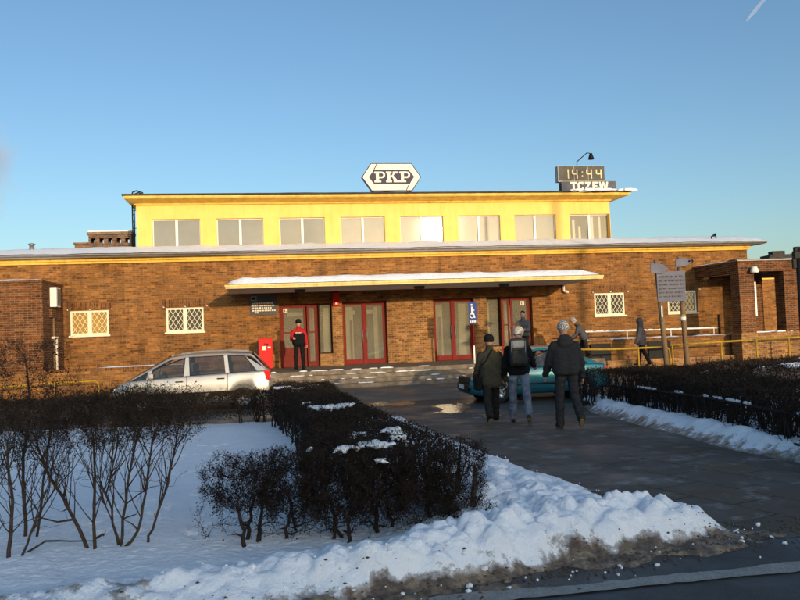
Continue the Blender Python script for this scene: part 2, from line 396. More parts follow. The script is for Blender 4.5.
# a line of footprints through the bed
for k in range(26): pits.append((-1.9+.045*k+random.uniform(-.07, .07), 6.7+.30*k, .10))
PB = {}
for px, py, pr in pits:
    for i in (-1, 0, 1):
        for j in (-1, 0, 1): PB.setdefault((int(px//.25)+i, int(py//.25)+j), []).append((px, py, pr))
def lumps(x, y, sc_, h):
    d = noise.voronoi(V((x*sc_+.35*nz(x, y, sc_*1.7, 2), y*sc_, .5)))[0]
    return h*max(0, 1-1.5*d[0])**.8
def bed_left(x, y):
    xl = interp(pathL, y)
    crest = 5.30+(.17*x if x < 0 else .42*x) + .07*nz(x, y, 1.6, 3) + .05*nz(x, 0, 5, 9)
    foot = crest-.30-.45*sstep(-.2, -1.6, x)-.08*nz(x, 0, 2.3, 5)
    t = sstep(foot, crest-.04, y)
    body = .05 + .022*nz(x, y, .9, 1) + .014*nz(x, y, 3, 2)
    rr_ = sstep(-2.6, .2, x)*sstep(2.9, 1.9, x)
    ridge = (.07+.08*rr_+.05*nz(x, y, 1.5, 8)+.03*nz(x, y, 6, 4)+lumps(x, y, 5, .05+.05*rr_)+lumps(x, y, 10, .03)) * math.exp(-((y-crest-.06)/(.20 if y < crest else .26+.25*rr_))**2)
    lump = sstep(-.35, .5, x)*sstep(12.5, 8.5, y)*sstep(0, .5, y-crest+.2)
    z = body + lump*sstep(0, .9, xl-x)*(.03 + .05*abs(nz(x, y, 2.2, 6)) + lumps(x, y, 3.4, .075) + lumps(x, y, 6.5, .06) + .05*nz(x, y, 4.5, 7) + lumps(x, y, 12, .03) + .012*nz(x, y, 14, 11))
    xe = xl-x+.10*nz(x, y, 2.5, 14)
    side = sstep(0, .40 if y < 8 else .25, xe)
    z = z+ridge*sstep(-.1, .7, xe)
    for px, py, pr in PB.get((int(x//.25), int(y//.25)), ()):
        d2 = (x-px)**2+(y-py)**2
        if d2 < .05: z -= .055*math.exp(-d2/(pr*pr*.4))
    z *= t*side
    slush = sstep(foot-.20, foot-.06, y+.15*nz(x, y, 2, 17))*(1-t)*sstep(-.25, .2, xe+.2)*sstep(-.25, .15, nz(x, y, 3.2, 18)+.5*nz(x, y, 10, 19))
    z += slush*(.012+.03*max(0, nz(x, y, 6, 15))+.02*max(0, nz(x, y, 17, 16)))
    z -= .02*(1-t*side)*(1-slush)
    z += (.010*nz(x, y, 17, 3)+.012*abs(nz(x, y, 9, 27)))*t*side
    # grit on the road face of the bank and along the ploughed edges
    d = .56*math.exp(-((y-foot+.02)/.13)**2)*(.5+.5*sstep(-2.2, -.6, x)) + .40*slush + .40*(1-sstep(.0, .35, xe))
    d += .13*(1-sstep(foot+.1, crest+.05, y)) + .15*sstep(.1, .5, nz(x, y, 2.2, 12))*sstep(.5, 0, y-crest)
    d += .12*sstep(.25, .5, nz(x, y, 1.3, 12))
    return z, min(1, d)
def bed_right(x, y):
    xl = interp(pathR, y); s = sstep(0, .45, x-xl)
    z = (.06+.12*math.exp(-((x-xl-.55)/.35)**2)+.07*nz(x, y, 2.4, 21)+.04*nz(x, y, 6, 22)+.01*nz(x, y, 18, 2))*s - .02*(1-s)
    return z, .40*(1-sstep(.1, .55, x-xl))+.06*sstep(0, .3, nz(x, y, 2, 23))
def field(name, X, Y, fun, m):
    b = MB(); nx, ny = len(X), len(Y); vs = []; cs = []
    for y in Y:
        for x in X:
            z, d = fun(x, y); vs.append((x, y, z+gz(x, y)+.003)); cs.append(d)
    fs = []
    for j in range(ny-1):
        for i in range(nx-1):
            k = j*nx+i
            if max(vs[k][2]-gz(*vs[k][:2]), vs[k+1][2]-gz(*vs[k+1][:2]), vs[k+nx][2]-gz(*vs[k+nx][:2]), vs[k+nx+1][2]-gz(*vs[k+nx+1][:2])) < -.01: continue
            fs.append((k, k+1, k+nx+1, k+nx))
    b.mesh(vs, fs, True); o = b.build(name, m, uv=False, fix=False)
    a = o.data.color_attributes.new('dirt', 'FLOAT_COLOR', 'POINT')
    d = []
    for c in cs: d += [max(0, c), 0, 0, 1]
    a.data.foreach_set('color', d)
    return tag(o, kind='structure')
def clods():
    b = MB(); q = random.Random(5)
    for k in range(240):
        x = q.uniform(-3.6, 2.9); crest = 5.30+(.17*x if x < 0 else .42*x); y = crest+q.gauss(-.18, .22)
        if k % 4 == 0: y = q.uniform(5.9, 10.5); x = interp(pathL, y)-abs(q.gauss(0, .22))+.06
        if y < kerbY(x)+.05: continue
        z, d = bed_left(x, y); z = max(z, 0)+gz(x, y); rr_ = q.choice((.005, .006, .008, .010, .012, .02))*q.uniform(.7, 1.2)
        n0 = len(b.v); b.ball((x, y, z+rr_*.25), rr_, 7, (q.uniform(.8, 1.4), q.uniform(.8, 1.3), q.uniform(.6, 1)))
        for i in range(n0, len(b.v)):
            v = V(b.v[i]); b.v[i] = tuple(v+V((1, 1, 1))*rr_*.45*noise.noise(v*(.9/rr_)))
    o = b.build('snow_clods', M['snow'], uv=False); o['label'] = 'loose clods of snow scattered along the ploughed bank'; o['category'] = 'snow'; o['kind'] = 'stuff'
clods()
def grit():
    b = MB(); q = random.Random(9)
    for k in range(1500):
        x = q.uniform(-2.4, 3.3); crest = 5.30+(.17*x if x < 0 else .42*x); y = crest-.30+q.gauss(-.02, .12)
        if k % 5 == 0: x = q.uniform(2.2, 3.8); y = q.uniform(5.75, 6.6)
        if y < kerbY(x)+.02: continue
        z, d = bed_left(x, y); z = max(z, 0)+gz(x, y); r_ = q.choice((.003, .004, .005, .006, .009, .013))
        n0 = len(b.v); b.ball((x, y, z+.004), r_, 5, (1.2, 1, .7))
        for i in range(n0, len(b.v)): v = V(b.v[i]); b.v[i] = tuple(v+V((1, .6, .4))*r_*.5*noise.noise(v*(1/r_)))
    tag(b.build('grit', mat('brown_grit', (.16, .11, .07), (.05, .04, .03), 40, .9), uv=False), 'brown grit and gravel strewn along the foot of the snow bank', 'grit', kind='stuff')
grit()
def lin(a, b_, n): return [a+(b_-a)*i/n for i in range(n+1)]
field('snow_bed', lin(-9, -3.6, 60)[:-1]+lin(-3.6, 3.0, 300), lin(4.2, 7.6, 190)[:-1]+lin(7.6, 16.4, 170), bed_left, M['snow_dirty'])
field('snow_verge', lin(3.6, 6.2, 90)[:-1]+lin(6.2, 22, 60), lin(5.6, 12, 130)[:-1]+lin(12, 18.6, 80), bed_right, M['snow_dirty'])

# ------------------------------------------------------------------ the station (local x along the facade, -y towards the forecourt)
st = thing('railway_station', 'long low orange brick railway station with a yellow upper storey and snowy roofs', 'railway station', (0, 30, 0), math.atan(.171))
def wall_open(b, u0, u1, z0, z1, ops, y=0.0, depth=.3):
    us = sorted({u0, u1, *[o[0] for o in ops], *[o[1] for o in ops]}); zs = sorted({z0, z1, *[o[2] for o in ops], *[o[3] for o in ops]})
    for i in range(len(us)-1):
        for j in range(len(zs)-1):
            cu, cz = (us[i]+us[i+1])/2, (zs[j]+zs[j+1])/2
            if any(o[0] < cu < o[1] and o[2] < cz < o[3] for o in ops): continue
            b.face([(us[i], y, zs[j]), (us[i+1], y, zs[j]), (us[i+1], y, zs[j+1]), (us[i], y, zs[j+1])])
    for a, c, d, e in ops:
        b.face([(a, y, d), (a, y, e), (a, y+depth, e), (a, y+depth, d)]); b.face([(c, y, d), (c, y+depth, d), (c, y+depth, e), (c, y, e)])
        b.face([(a, y, e), (c, y, e), (c, y+depth, e), (a, y+depth, e)]); b.face([(a, y, d), (a, y+depth, d), (c, y+depth, d), (c, y, d)])
smallW = [(-12.05, -10.73, 1.97, 2.86, 'gold_reflection_glass'), (-8.72, -7.38, 1.97, 2.86, 'lattice_glass'), (7.94, 9.24, 2.02, 2.92, 'lattice_glass'), (11.12, 12.40, 2.02, 2.92, 'lattice_glass')]
FZ = .48
D1 = (-4.62, -3.14, FZ, 2.86); D1b = (-3.14, -2.64, .95, 2.86); D2 = (-2.24, -.54, FZ, 2.89); D3 = (1.3, 2.92, FZ, 2.89); D4b = (3.45, 4.02, .95, 2.89); D4 = (4.02, 5.32, FZ, 2.89)
ops = [w_[:4] for w_ in smallW]+[D1, D1b, D2, D3, D4b, D4]
b = MB(); wall_open(b, -19, 14.8, -.4, 4.62, ops, 0, .32)
b.face([(14.8, 0, -.4), (14.8, 9, -.4), (14.8, 9, 4.62), (14.8, 0, 4.62)]); b.face([(-19, 0, -.4), (-19, 9, -.4), (-19, 9, 4.62), (-19, 0, 4.62)])
b.face([(-19, 9, -.4), (14.8, 9, -.4), (14.8, 9, 4.62), (-19, 9, 4.62)])
b.build('wall', M['brick'], st, fix=False)
# paler, rebuilt brick between and beside the doors (3 mm proud of the wall)
b = MB()
for a, c, t_ in ((-2.62, -2.26, 2.96), (-.52, 1.28, 2.96), (2.94, 3.43, 2.96), (-3.12, -2.66, .93), (3.47, 4.0, .93)):
    b = MB(); b.box(a, c, -.004, .05, FZ, t_); b.build('door_pier', M['brick_pale'], st)
for a, c, d, e, gm in smallW:
    b = MB(); b.box(a-.12, c+.12, -.006, .02, e+.03, e+.31); b.build('lintel', M['brick_soldier'], st)
    wn = MB(); t = .07; mid = (a+c)/2
    for q in ((a, a+t, d, e), (c-t, c, d, e), (mid-.07, mid+.07, d+t, e-t)): wn.box(q[0], q[1], .03, .12, q[2], q[3])
    wn.box(a+t, c-t, .03, .12, d, d+t); wn.box(a+t, c-t, .03, .12, e-t, e)
    wn.box(a-.05, c+.05, -.07, .03, d-.06, d-.002)
    fr = wn.build('window', M['cream'], st)
    for s0, s1 in ((a+t, mid-.07), (mid+.07, c-t)):
        p = MB(); p.box(s0, s1, .075, .085, d+t, e-t); p.build('pane', M[gm], fr)
        g = MB(); k = 3; W_ = s1-s0; H_ = e-d-2*t; r = .011
        for i in range(-k, k+1):
            for sg in (1, -1):
                # clip the diagonal bars to the light
                pts = []
                x0 = i*W_/k; 
                z0_ = 0; z1_ = H_
                xa, xb = (x0, x0+H_*.62)
                lo = max(0, (0-xa)/(xb-xa)); hi = min(1, (W_-xa)/(xb-xa))
                if hi-lo < .05: continue
                P = lambda q: (s0+(xa+(xb-xa)*q if sg > 0 else W_-(xa+(xb-xa)*q)), .015 if sg > 0 else .022, d+t+q*H_)
                g.tube([P(lo), P(hi)], r, 4, sm=False)
        g.build('grille', M['cream'], fr)
    for x_ in (a-.1, mid, c+.1):
        g = MB(); g.tube([(x_, -.03, e+.05), (x_+.04, -.09, e+.03)], .02, 5); g.build('grille_hook', M['white'], fr)

def door(op, leaves, side=None, notice=False):
    a, c, d, e = op; y = .22; b = MB(); t = .075
    b.box(a, a+t, y, y+.08, d, e); b.box(c-t, c, y, y+.08, d, e); b.box(a+t, c-t, y, y+.08, e-t, e)
    o = b.build('door', M['red_frame'], st)
    for (l0, l1, kick, mat_, thin) in leaves:
        f = MB(); s = .05 if thin else .085
        f.box(l0, l0+s, y+.012, y+.065, d+.01, e-t-.003); f.box(l1-s, l1, y+.012, y+.065, d+.01, e-t-.003)
        f.box(l0+s, l1-s, y+.012, y+.065, d+.01, d+kick); f.box(l0+s, l1-s, y+.012, y+.065, e-t-.06, e-t-.003)
        if not thin: f.box(l0+s, l1-s, y+.014, y+.063, d+1.28, d+1.34)
        f.build('door_leaf', M[mat_], o)
        g = MB(); g.box(l0+s, l1-s, y+.035, y+.043, d+kick, e-t-.06); g.build('glass', M['door_glass'], o)
        h = MB(); hx = l1-.04 if l0 < (a+c)/2 else l0+.04
        h.tube([(hx, y-.05, d+.85), (hx, y-.05, d+1.35)], .016, 6); h.tube([(hx, y+.02, d+.9), (hx, y-.05, d+.9)], .01, 5); h.tube([(hx, y+.02, d+1.3), (hx, y-.05, d+1.3)], .01, 5)
        h.build('door_handle', M['gutter'], o)
    return o
d1 = door(D1, [(-4.54, -3.62, .75, 'red_frame', False), (-3.58, -3.22, .20, 'red_frame', False)])
d2 = door(D2, [(-2.16, -1.43, .2, 'red_dark', True), (-1.35, -.62, .2, 'red_dark', True)])
d3 = door(D3, [(1.38, 2.07, .2, 'red_dark', True), (2.15, 2.84, .2, 'red_dark', True)])
d4 = door(D4, [(4.10, 4.44, .20, 'red_frame', False), (4.48, 5.24, .75, 'red_frame', False)])
for dd, c_ in ((d2, -1.39), (d3, 2.11)):
    q = MB(); q.box(c_-.065, c_+.065, .20, .31, FZ, 2.81); q.build('mullion', M['red_dark'], dd)
for op in (D1b, D4b):
    a, c, d, e = op; f = MB(); t = .05
    f.box(a, a+t, .22, .29, d, e); f.box(c-t, c, .22, .29, d, e); f.box(a+t, c-t, .22, .29, d, d+t); f.box(a+t, c-t, .22, .29, e-t, e)
    o = f.build('side_light', M['dark_brown_wood'], st)
    g = MB(); g.box(a+t, c-t, .25, .258, d+t, e-t); g.build('pane', M['door_glass'], o)
# hall interior seen through the glass
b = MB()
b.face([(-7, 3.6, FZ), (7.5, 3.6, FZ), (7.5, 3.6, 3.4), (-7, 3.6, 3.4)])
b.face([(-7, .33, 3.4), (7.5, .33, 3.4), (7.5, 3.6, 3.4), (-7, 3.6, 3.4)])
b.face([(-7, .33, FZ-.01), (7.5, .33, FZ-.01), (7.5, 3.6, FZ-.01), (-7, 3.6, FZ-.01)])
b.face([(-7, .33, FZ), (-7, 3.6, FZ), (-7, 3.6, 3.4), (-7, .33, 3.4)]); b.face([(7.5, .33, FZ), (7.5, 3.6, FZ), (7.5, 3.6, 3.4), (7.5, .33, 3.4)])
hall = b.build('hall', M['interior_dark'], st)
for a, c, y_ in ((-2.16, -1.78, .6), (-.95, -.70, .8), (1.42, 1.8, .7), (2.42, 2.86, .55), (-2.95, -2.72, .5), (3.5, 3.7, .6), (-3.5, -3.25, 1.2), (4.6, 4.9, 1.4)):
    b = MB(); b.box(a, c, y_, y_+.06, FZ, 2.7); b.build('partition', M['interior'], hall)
for a, c in ((-4.3, -3.6), (-3.0, -2.7), (-2.1, -1.65), (-1.25, -.8)):
    b = MB(); b.box(a, c, .9, 1.0, 2.42, 2.58, .02); b.build('notice_strip', M['ivory'], hall)
b = MB(); 
for x0, x1, y0 in ((-1.9, -1.84, .5), (-1.7, -1.62, .5), (1.62, 1.69, .5)):
    b = MB(); b.box(x0, x1, y0, y0+.04, FZ, 2.2); b.build('inner_frame', M['red_dark'], hall)

# cornice, gutter, lower roof with snow
b = MB(); b.box(-19.1, 14.83, -.10, .0-.002, 4.55, 4.63); b.box(-19.1, 14.87, -.17, 8, 4.632, 4.74); b.build('cornice', M['cornice'], st)
b = MB(); b.box(-19.4, 15.30, -.55, 8.8, 4.745, 4.80); b.build('roof_slab', M['soffit'], st)
b = MB()
n = 80
for i in range(n):
    u = -19.4+34.7*i/n; v_ = u+34.7/n
    for k in range(6):
        a0 = math.pi+math.pi*k/6; a1 = math.pi+math.pi*(k+1)/6
        b.face([(u, -.60+.075*math.cos(a0), 4.83+.075*math.sin(a0)), (v_, -.60+.075*math.cos(a0), 4.83+.075*math.sin(a0)), (v_, -.60+.075*math.cos(a1), 4.83+.075*math.sin(a1)), (u, -.60+.075*math.cos(a1), 4.83+.075*math.sin(a1))], True)
b.box(-19.4, 15.33, -.52, -.49, 4.81, 4.86)
b.build('gutter', M['gutter'], st)
b = MB(); nx, ny = 240, 14; vs = []; fs = []
for j in range(ny+1):
    for i in range(nx+1):
        u = -19.4+34.7*i/nx; t = j/ny; y = -.62+9*t
        base = 4.86+.34*min(1, max(0, y+.3)/1.6)
        edge = .0 if j == 0 else .05
        cov = sstep(-.25, .15, nz(u, y*.6, .55, 31)+.28+.25*sstep(-12.5, -10.5, u)) if u < -9.5 else 1
        vs.append((u, y+(.02*nz(u, 3, 2) if j < 2 else 0), base+edge*cov+(.045*nz(u, y, 1.3, 33)+.02*nz(u, y, 5, 34))*(1 if j else .5)*cov + .05*sstep(-.5, -.2, y)*cov))
for j in range(ny):
    for i in range(nx): k = j*(nx+1)+i; fs.append((k, k+1, k+nx+2, k+nx+1))
b.mesh(vs, fs, True); b.build('roof_snow', M['snow'], st, fix=False)

# upper storey
TY = 1.5
wins = [(-9.34+2.43*i, -9.34+2.43*i+1.80) for i in range(8)]
b = MB(); wall_open(b, -9.92, 9.42, 4.8, 6.95, [(a, c, 5.24, 6.37) for a, c in wins], TY, .25)
b.face([(9.42, TY, 4.8), (9.42, 7.5, 4.8), (9.42, 7.5, 6.95), (9.42, TY, 6.95)]); b.face([(-9.92, TY, 4.8), (-9.92, 7.5, 4.8), (-9.92, 7.5, 6.95), (-9.92, TY, 6.95)])
b.face([(-9.92, 7.5, 4.8), (9.42, 7.5, 4.8), (9.42, 7.5, 6.95), (-9.92, 7.5, 6.95)])
b.build('upper_wall', M['yellow'], st, fix=False)
for i, (a, c) in enumerate(wins):
    mid = (a+c)/2; f = MB(); y0 = TY+.12; t = .035
    f.box(a, a+t, y0, y0+.06, 5.24, 6.37); f.box(c-t, c, y0, y0+.06, 5.24, 6.37); f.box(mid-.045, mid+.045, y0-.02, y0+.06, 5.24, 6.37)
    for s0, s1 in ((a+t, mid-.045), (mid+.045, c-t)): f.box(s0, s1, y0, y0+.06, 5.24, 5.28); f.box(s0, s1, y0, y0+.06, 6.33, 6.37)
    f.box(a-.03, c+.03, TY-.07, y0-.002, 5.195, 5.237)
    fo = f.build('window', M['white'], st)
    for s0, s1 in ((a+t, mid-.045), (mid+.045, c-t)):
        p = MB(); tl = random.uniform(-.012, .012) if i not in (4, 5) else 0
        p.face([(s0, y0+.03-tl, 5.28), (s1, y0+.03+tl, 5.28), (s1, y0+.03+tl, 6.33), (s0, y0+.03-tl, 6.33)]); p.build('pane', M['door_glass' if i == 7 else 'pane'], fo, fix=False)
    if i == 7:
        for q0, q1, zt_ in ((a+.25, a+.36, 6.2), (a+.52, a+.62, 5.9), (mid+.18, mid+.30, 6.3), (mid+.55, mid+.63, 6.3)):
            p = MB(); p.box(q0, q1, y0+.25, y0+.27, 5.0, zt_); p.build('blind', M['ivory'], fo)
# roof of the upper storey: yellow moulded eaves under a dark felt edge
x0, x1, yf, yb = -9.92, 9.42, TY, 7.5
prof = [(0.004, 6.90), (.10, 6.91), (.12, 6.965), (.55, 7.04), (.66, 7.06), (.70, 7.10), (.70, 7.165), (.60, 7.17)]
def eave(b, prof, lo=.5, ro_=1.0):
    L = [(x0-p*lo, yf-p, z) for p, z in prof]; Rr = [(x1+p*ro_, yf-p, z) for p, z in prof]
    Lb = [(x0-p*lo, yb+p, z) for p, z in prof]; Rb = [(x1+p*ro_, yb+p, z) for p, z in prof]
    for k in range(len(prof)-1):
        for A, B in ((L, Rr), (Rr, Rb), (Rb, Lb), (Lb, L)): b.face([A[k], B[k], B[k+1], A[k+1]])
b = MB(); eave(b, prof); b.build('eaves', M['cornice'], st)
b = MB(); b.box(x0-.40, x1+.74, yf-.74, yb+.74, 7.172, 7.235); b.build('upper_roof', M['roofing'], st)
b = MB(); vs = []; fs = []; nx = 150
for j in range(6):
    for i in range(nx+1):
        u = x0-.38+(x1-x0+1.1)*i/nx; y = yf-.70+(j/5)**1.5*7
        h = max(0, nz(u, y, .8, 41)*.05+nz(u, y, 4, 42)*.02+.015)*sstep(-.2, .3, nz(u, 0, .35, 43)+.15+.5*sstep(7.5, 9, u))
        vs.append((u, y, 7.236+h*(1 if j else .3)))
for j in range(5):
    for i in range(nx): k = j*(nx+1)+i; fs.append((k, k+1, k+nx+2, k+nx+1))
b.mesh(vs, fs, True); b.build('upper_roof_snow', M['snow'], st, fix=False)
# ladder at the left end of the upper storey
b = MB(); lx = -10.02
for y_ in (2.0, 2.42):
    b.tube([(lx-.12, y_, 4.9), (lx-.12, y_, 7.4), (lx-.10, y_, 7.52), (lx+.05, y_, 7.58), (lx+.28, y_, 7.5), (lx+.30, y_, 7.25)], .028, 6)
for k in range(9): b.tube([(lx-.12, 2.0, 5.05+.27*k), (lx-.12, 2.42, 5.05+.27*k)], .014, 5)
for k in (5.2, 6.1, 6.8): b.tube([(lx-.12, 2.0, k), (lx+.1, 2.0, k)], .014, 5)
b.build('roof_ladder', M['black'], st)
b = MB(); b.tube([(9.50, TY+.12, 6.9), (9.50, TY+.12, 4.9)], .045, 8); b.build('downpipe', M['cornice'], st)
# chimneys and vents on the low roof
def chimney(u0, u1, y0, y1, z0, z1, holes):
    b = MB(); zt = z1-.12; zh0, zh1 = zt-.36, zt-.14; k = holes; wd = (u1-u0)
    op = [(u0+wd*(i+.5)/k-.085, u0+wd*(i+.5)/k+.085, zh0, zh1) for i in range(k)]
    wall_open(b, u0, u1, z0, zt, op, y0, .16); wall_open(b, u0, u1, z0, zt, op, y1, -.16)
    for u in (u0, u1): b.face([(u, y0, z0), (u, y1, z0), (u, y1, zt), (u, y0, zt)])
    o = b.build('chimney', M['brick_grey'], st, fix=False)
    c = MB(); c.box(u0-.06, u1+.06, y0-.06, y1+.06, zt+.001, z1); c.build('cap', M['concrete'], o)
    c = MB(); c.box(u0-.03, u1+.03, y0-.03, y1+.03, z1+.001, z1+.05, .02); c.build('cap_snow', M['snow'], o)
chimney(-12.35, -10.62, 4.6, 5.3, 4.9, 6.33, 5)
b = MB(); b.box(-12.95, -12.36, 4.8, 5.3, 4.9, 5.85); b.box(-13.0, -12.37, 4.75, 5.35, 5.852, 5.92); b.build('chimney', M['brick_grey'], st)
for u, y_, h, r in ((-13.58, 1.0, .42, .09), (14.1, 1.2, .35, .05)):
    b = MB(); b.tube([(u, y_, 4.9), (u, y_, 4.98+h)], r, 8); b.lathe([(r*1.3, 0), (r*1.5, .03), (.0, .07)], 8, (u, y_, 4.98+h)); b.build('roof_vent', M['gutter'], st)
b = MB(); b.tube([(13.35, .2, 4.95), (13.35, .2, 5.16), (13.5, .2, 5.22)], .03, 6); b.ball((13.52, .2, 5.24), .06, 8); b.tube([(13.6, .3, 4.95), (13.62, .3, 5.2)], .02, 6); b.build('roof_vent', M['black'], st)

# canopy over the doors
c0, c1, cd = -6.36, 6.75, 3.45
b = MB()
b.face([(c0, -cd, 3.30), (c1, -cd, 3.30), (c1, -.002, 3.30), (c0, -.002, 3.30)])
b.face([(c0, -cd, 3.30), (c0, -.002, 3.30), (c0, -.002, 3.43), (c0, -cd, 3.36)]); b.face([(c1, -cd, 3.30), (c1, -.002, 3.30), (c1, -.002, 3.43), (c1, -cd, 3.36)])
b.face([(c0, -cd, 3.36), (c1, -cd, 3.36), (c1, -.002, 3.43), (c0, -.002, 3.43)]); b.face([(c0, -cd, 3.30), (c1, -cd, 3.30), (c1, -cd, 3.36), (c0, -cd, 3.36)])
can = b.build('canopy', M['soffit'], st)
b = MB(); b.box(c0-.03, c1+.03, -cd-.03, -cd-.002, 3.295, 3.385); b.box(c0-.05, c1+.05, -cd-.06, -cd-.032, 3.36, 3.425); b.build('canopy_edge', M['canopy_trim'], can)
b = MB(); b.box(c0-.03, c1+.03, -cd-.05, -cd+.1, 3.427, 3.445); b.build('felt_edge', M['roofing'], can)
b = MB(); vs = []; fs = []; nx, ny = 170, 14
for j in range(ny+1):
    for i in range(nx+1):
        u = c0-.02+(c1-c0+.04)*i/nx; t = j/ny; y = -cd-.05+(cd)*t
        e = min(1, (u-c0+.02)/.55, (c1+.02-u)/.7); prof_ = sstep(0, .10, t)*max(0, e)**.6
        vs.append((u, y, 3.43+prof_*(.25+.05*nz(u, y, .9, 51)+.022*nz(u, y, 4, 52))+(.012*nz(u, 1, 6, 53) if j == 0 else 0)))
for j in range(ny):
    for i in range(nx): k = j*(nx+1)+i; fs.append((k, k+1, k+nx+2, k+nx+1))
b.mesh(vs, fs, True); b.build('canopy_snow', M['snow'], can, fix=False)
for u in (-3.9, .4, 3.6):
    b = MB(); b.lathe([(.0, -.10), (.16, -.10), (.2, -.05), (.2, -.002)], 14, (u, -1.9, 3.30)); b.build('ceiling_lamp', M['clock_face'], can)
b = MB(); b.tube([(6.62, -.12, 3.28), (6.62, -.12, 3.05), (6.75, -.25, 3.0)], .05, 8); b.build('rain_spout', M['white'], can)

# terrace and front steps
b = MB(); b.box(-8.2, 6.6, -3.7, -.002, -.3, FZ-.001); b.build('terrace', M['concrete'], st)
for k in range(3):
    b = MB(); zt = FZ-.135*(k+1); yy = -3.7-.34*k
    nseg = 40
    b.box(-5.3, 6.4, yy-.34, yy-.001, -.35, zt, .018); b.build('step', M['concrete'], st)
b = MB(); vs = []
for k in range(80):
    s = random.randint(0, 3); u = random.uniform(-5.2, 6.3); zt = FZ-.135*s; yy = -3.7-.34*s+.33
    if s == 0: yy = -3.55
    else: yy = -3.7-.34*(s-1)-random.uniform(.03, .1)
    rx = random.uniform(.04, .26); b.ball((u, yy, zt+.002), rx, 10, (1, min(1, .08/rx*random.uniform(.5, 1.2)), .05/rx*random.uniform(.3, .7)))
tag(b.build('step_snow', M['snow'], st), kind='stuff')

# left annex with its meter box and pipes
b = MB(); b.box(-19, -12.28, -2.6, -.002, -.4, 3.74); anx = b.build('annex', M['brick_brown'], st)
b = MB(); b.box(-19, -12.26, -2.64, -.004, 3.742, 3.80); b.build('annex_coping', M['brick_soldier'], anx)
b = MB(); vs = []; fs = []
for j in range(7):
    for i in range(41):
        u = -19+6.76*i/40; y = -2.66+2.6*j/6; e = min(1, (-12.24-u)/.3)
        vs.append((u, y, 3.80+.07*e*sstep(0, 1, j)+.02*nz(u, y, 3, 61)*e))
for j in range(6):
    for i in range(40): k = j*41+i; fs.append((k, k+1, k+42, k+41))
b.mesh(vs, fs, True); b.build('annex_snow', M['snow'], anx, fix=False)
b = MB(); b.box(-12.278, -12.06, -1.75, -1.20, 2.95, 3.62, .02); b.build('meter_box', M['white'], anx)
b = MB(); b.box(-12.058, -12.045, -1.70, -1.25, 3.0, 3.57); b.build('meter_door', M['gutter'], anx)
b = MB(); b.box(-12.278, -12.18, -1.85, -1.3, 2.6, 2.86); b.build('meter_ledge', M['brick_brown'], anx)
b = MB(); b.tube([(-12.22, -1.55, 2.6), (-12.22, -1.55, .7)], .035, 7); b.build('waste_pipe', M['wood'], anx)
b = MB(); b.tube([(-12.21, -1.25, 1.9), (-12.21, -1.25, .7)], .04, 7); b.box(-12.28, -12.16, -1.6, -1.2, 1.88, 1.95); b.build('gas_pipe', M['ivory'], anx)
# low brick wall of the left ramp
b = MB(); b.box(-19, -5.8, -2.95, -2.66, -.4, .78); lw = b.build('ramp_parapet', M['brick'], st)
b = MB(); b.box(-19, -5.78, -2.97, -2.64, .782, .86); b.build('coping', M['brick_soldier'], lw)
b = MB(); vs = []; fs = []
for j in range(5):
    for i in range(61):
        u = -10.6+2.9*i/60; h = max(0, .5+nz(u, 0, 1.2, 71))*.09*math.sin(math.pi*i/60)**.4*math.sin(math.pi*min(.999, (j+.02)/4))
        vs.append((u, -2.97+.31*j/4, .865+h))
for j in range(4):
    for i in range(60): k = j*61+i; fs.append((k, k+1, k+62, k+61))
b.mesh(vs, fs, True); b.build('coping_snow', M['snow'], lw, fix=False)

# right ramp: retaining wall, coping with snow, thin handrail
b = MB(); b.box(6.62, 18.5, -2.2, -1.96, -.4, 1.02); rw = b.build('ramp_wall', M['brick'], st)
b = MB(); b.box(6.6, 18.5, -2.24, -1.92, 1.022, 1.09); b.build('coping', M['brick_soldier'], rw)
b = MB(); vs = []; fs = []
for j in range(5):
    for i in range(161):
        u = 6.6+11.9*i/160; h = max(0, .35+nz(u, 0, .9, 81)+.4*nz(u, 2, 4, 82))*.08*math.sin(math.pi*min(.999, (j+.02)/4))
        vs.append((u, -2.24+.32*j/4, 1.093+h))
for j in range(4):
    for i in range(160): k = j*161+i; fs.append((k, k+1, k+162, k+161))
b.mesh(vs, fs, True); b.build('coping_snow', M['snow'], rw, fix=False)
b = MB(); b.tube([(6.5, -1.8, 1.40), (12.2, -1.8, 1.36)], .026, 6)
for u in (6.6, 8.4, 10.2, 12.0): b.tube([(u, -1.8, .6), (u, -1.8, 1.39)], .02, 6)
b.build('handrail', M['white'], rw)
b = MB(); 
for k in range(60):
    u = random.uniform(6.5, 12.1); b.ball((u, -1.8, 1.42-.007*(u-6.5)), .03, 6, (random.uniform(2, 5), .9, .8))
tag(b.build('handrail_snow', M['snow'], rw), kind='stuff')
for a_, c_ in ((9.0, 9.9), (6.7, 7.5)):
    b = MB(); b.box(a_, c_, -2.30, -2.205, .3, .95, .02); b.build('dark_slab', M['black'], rw)  # flat black slabs set against the ramp wall

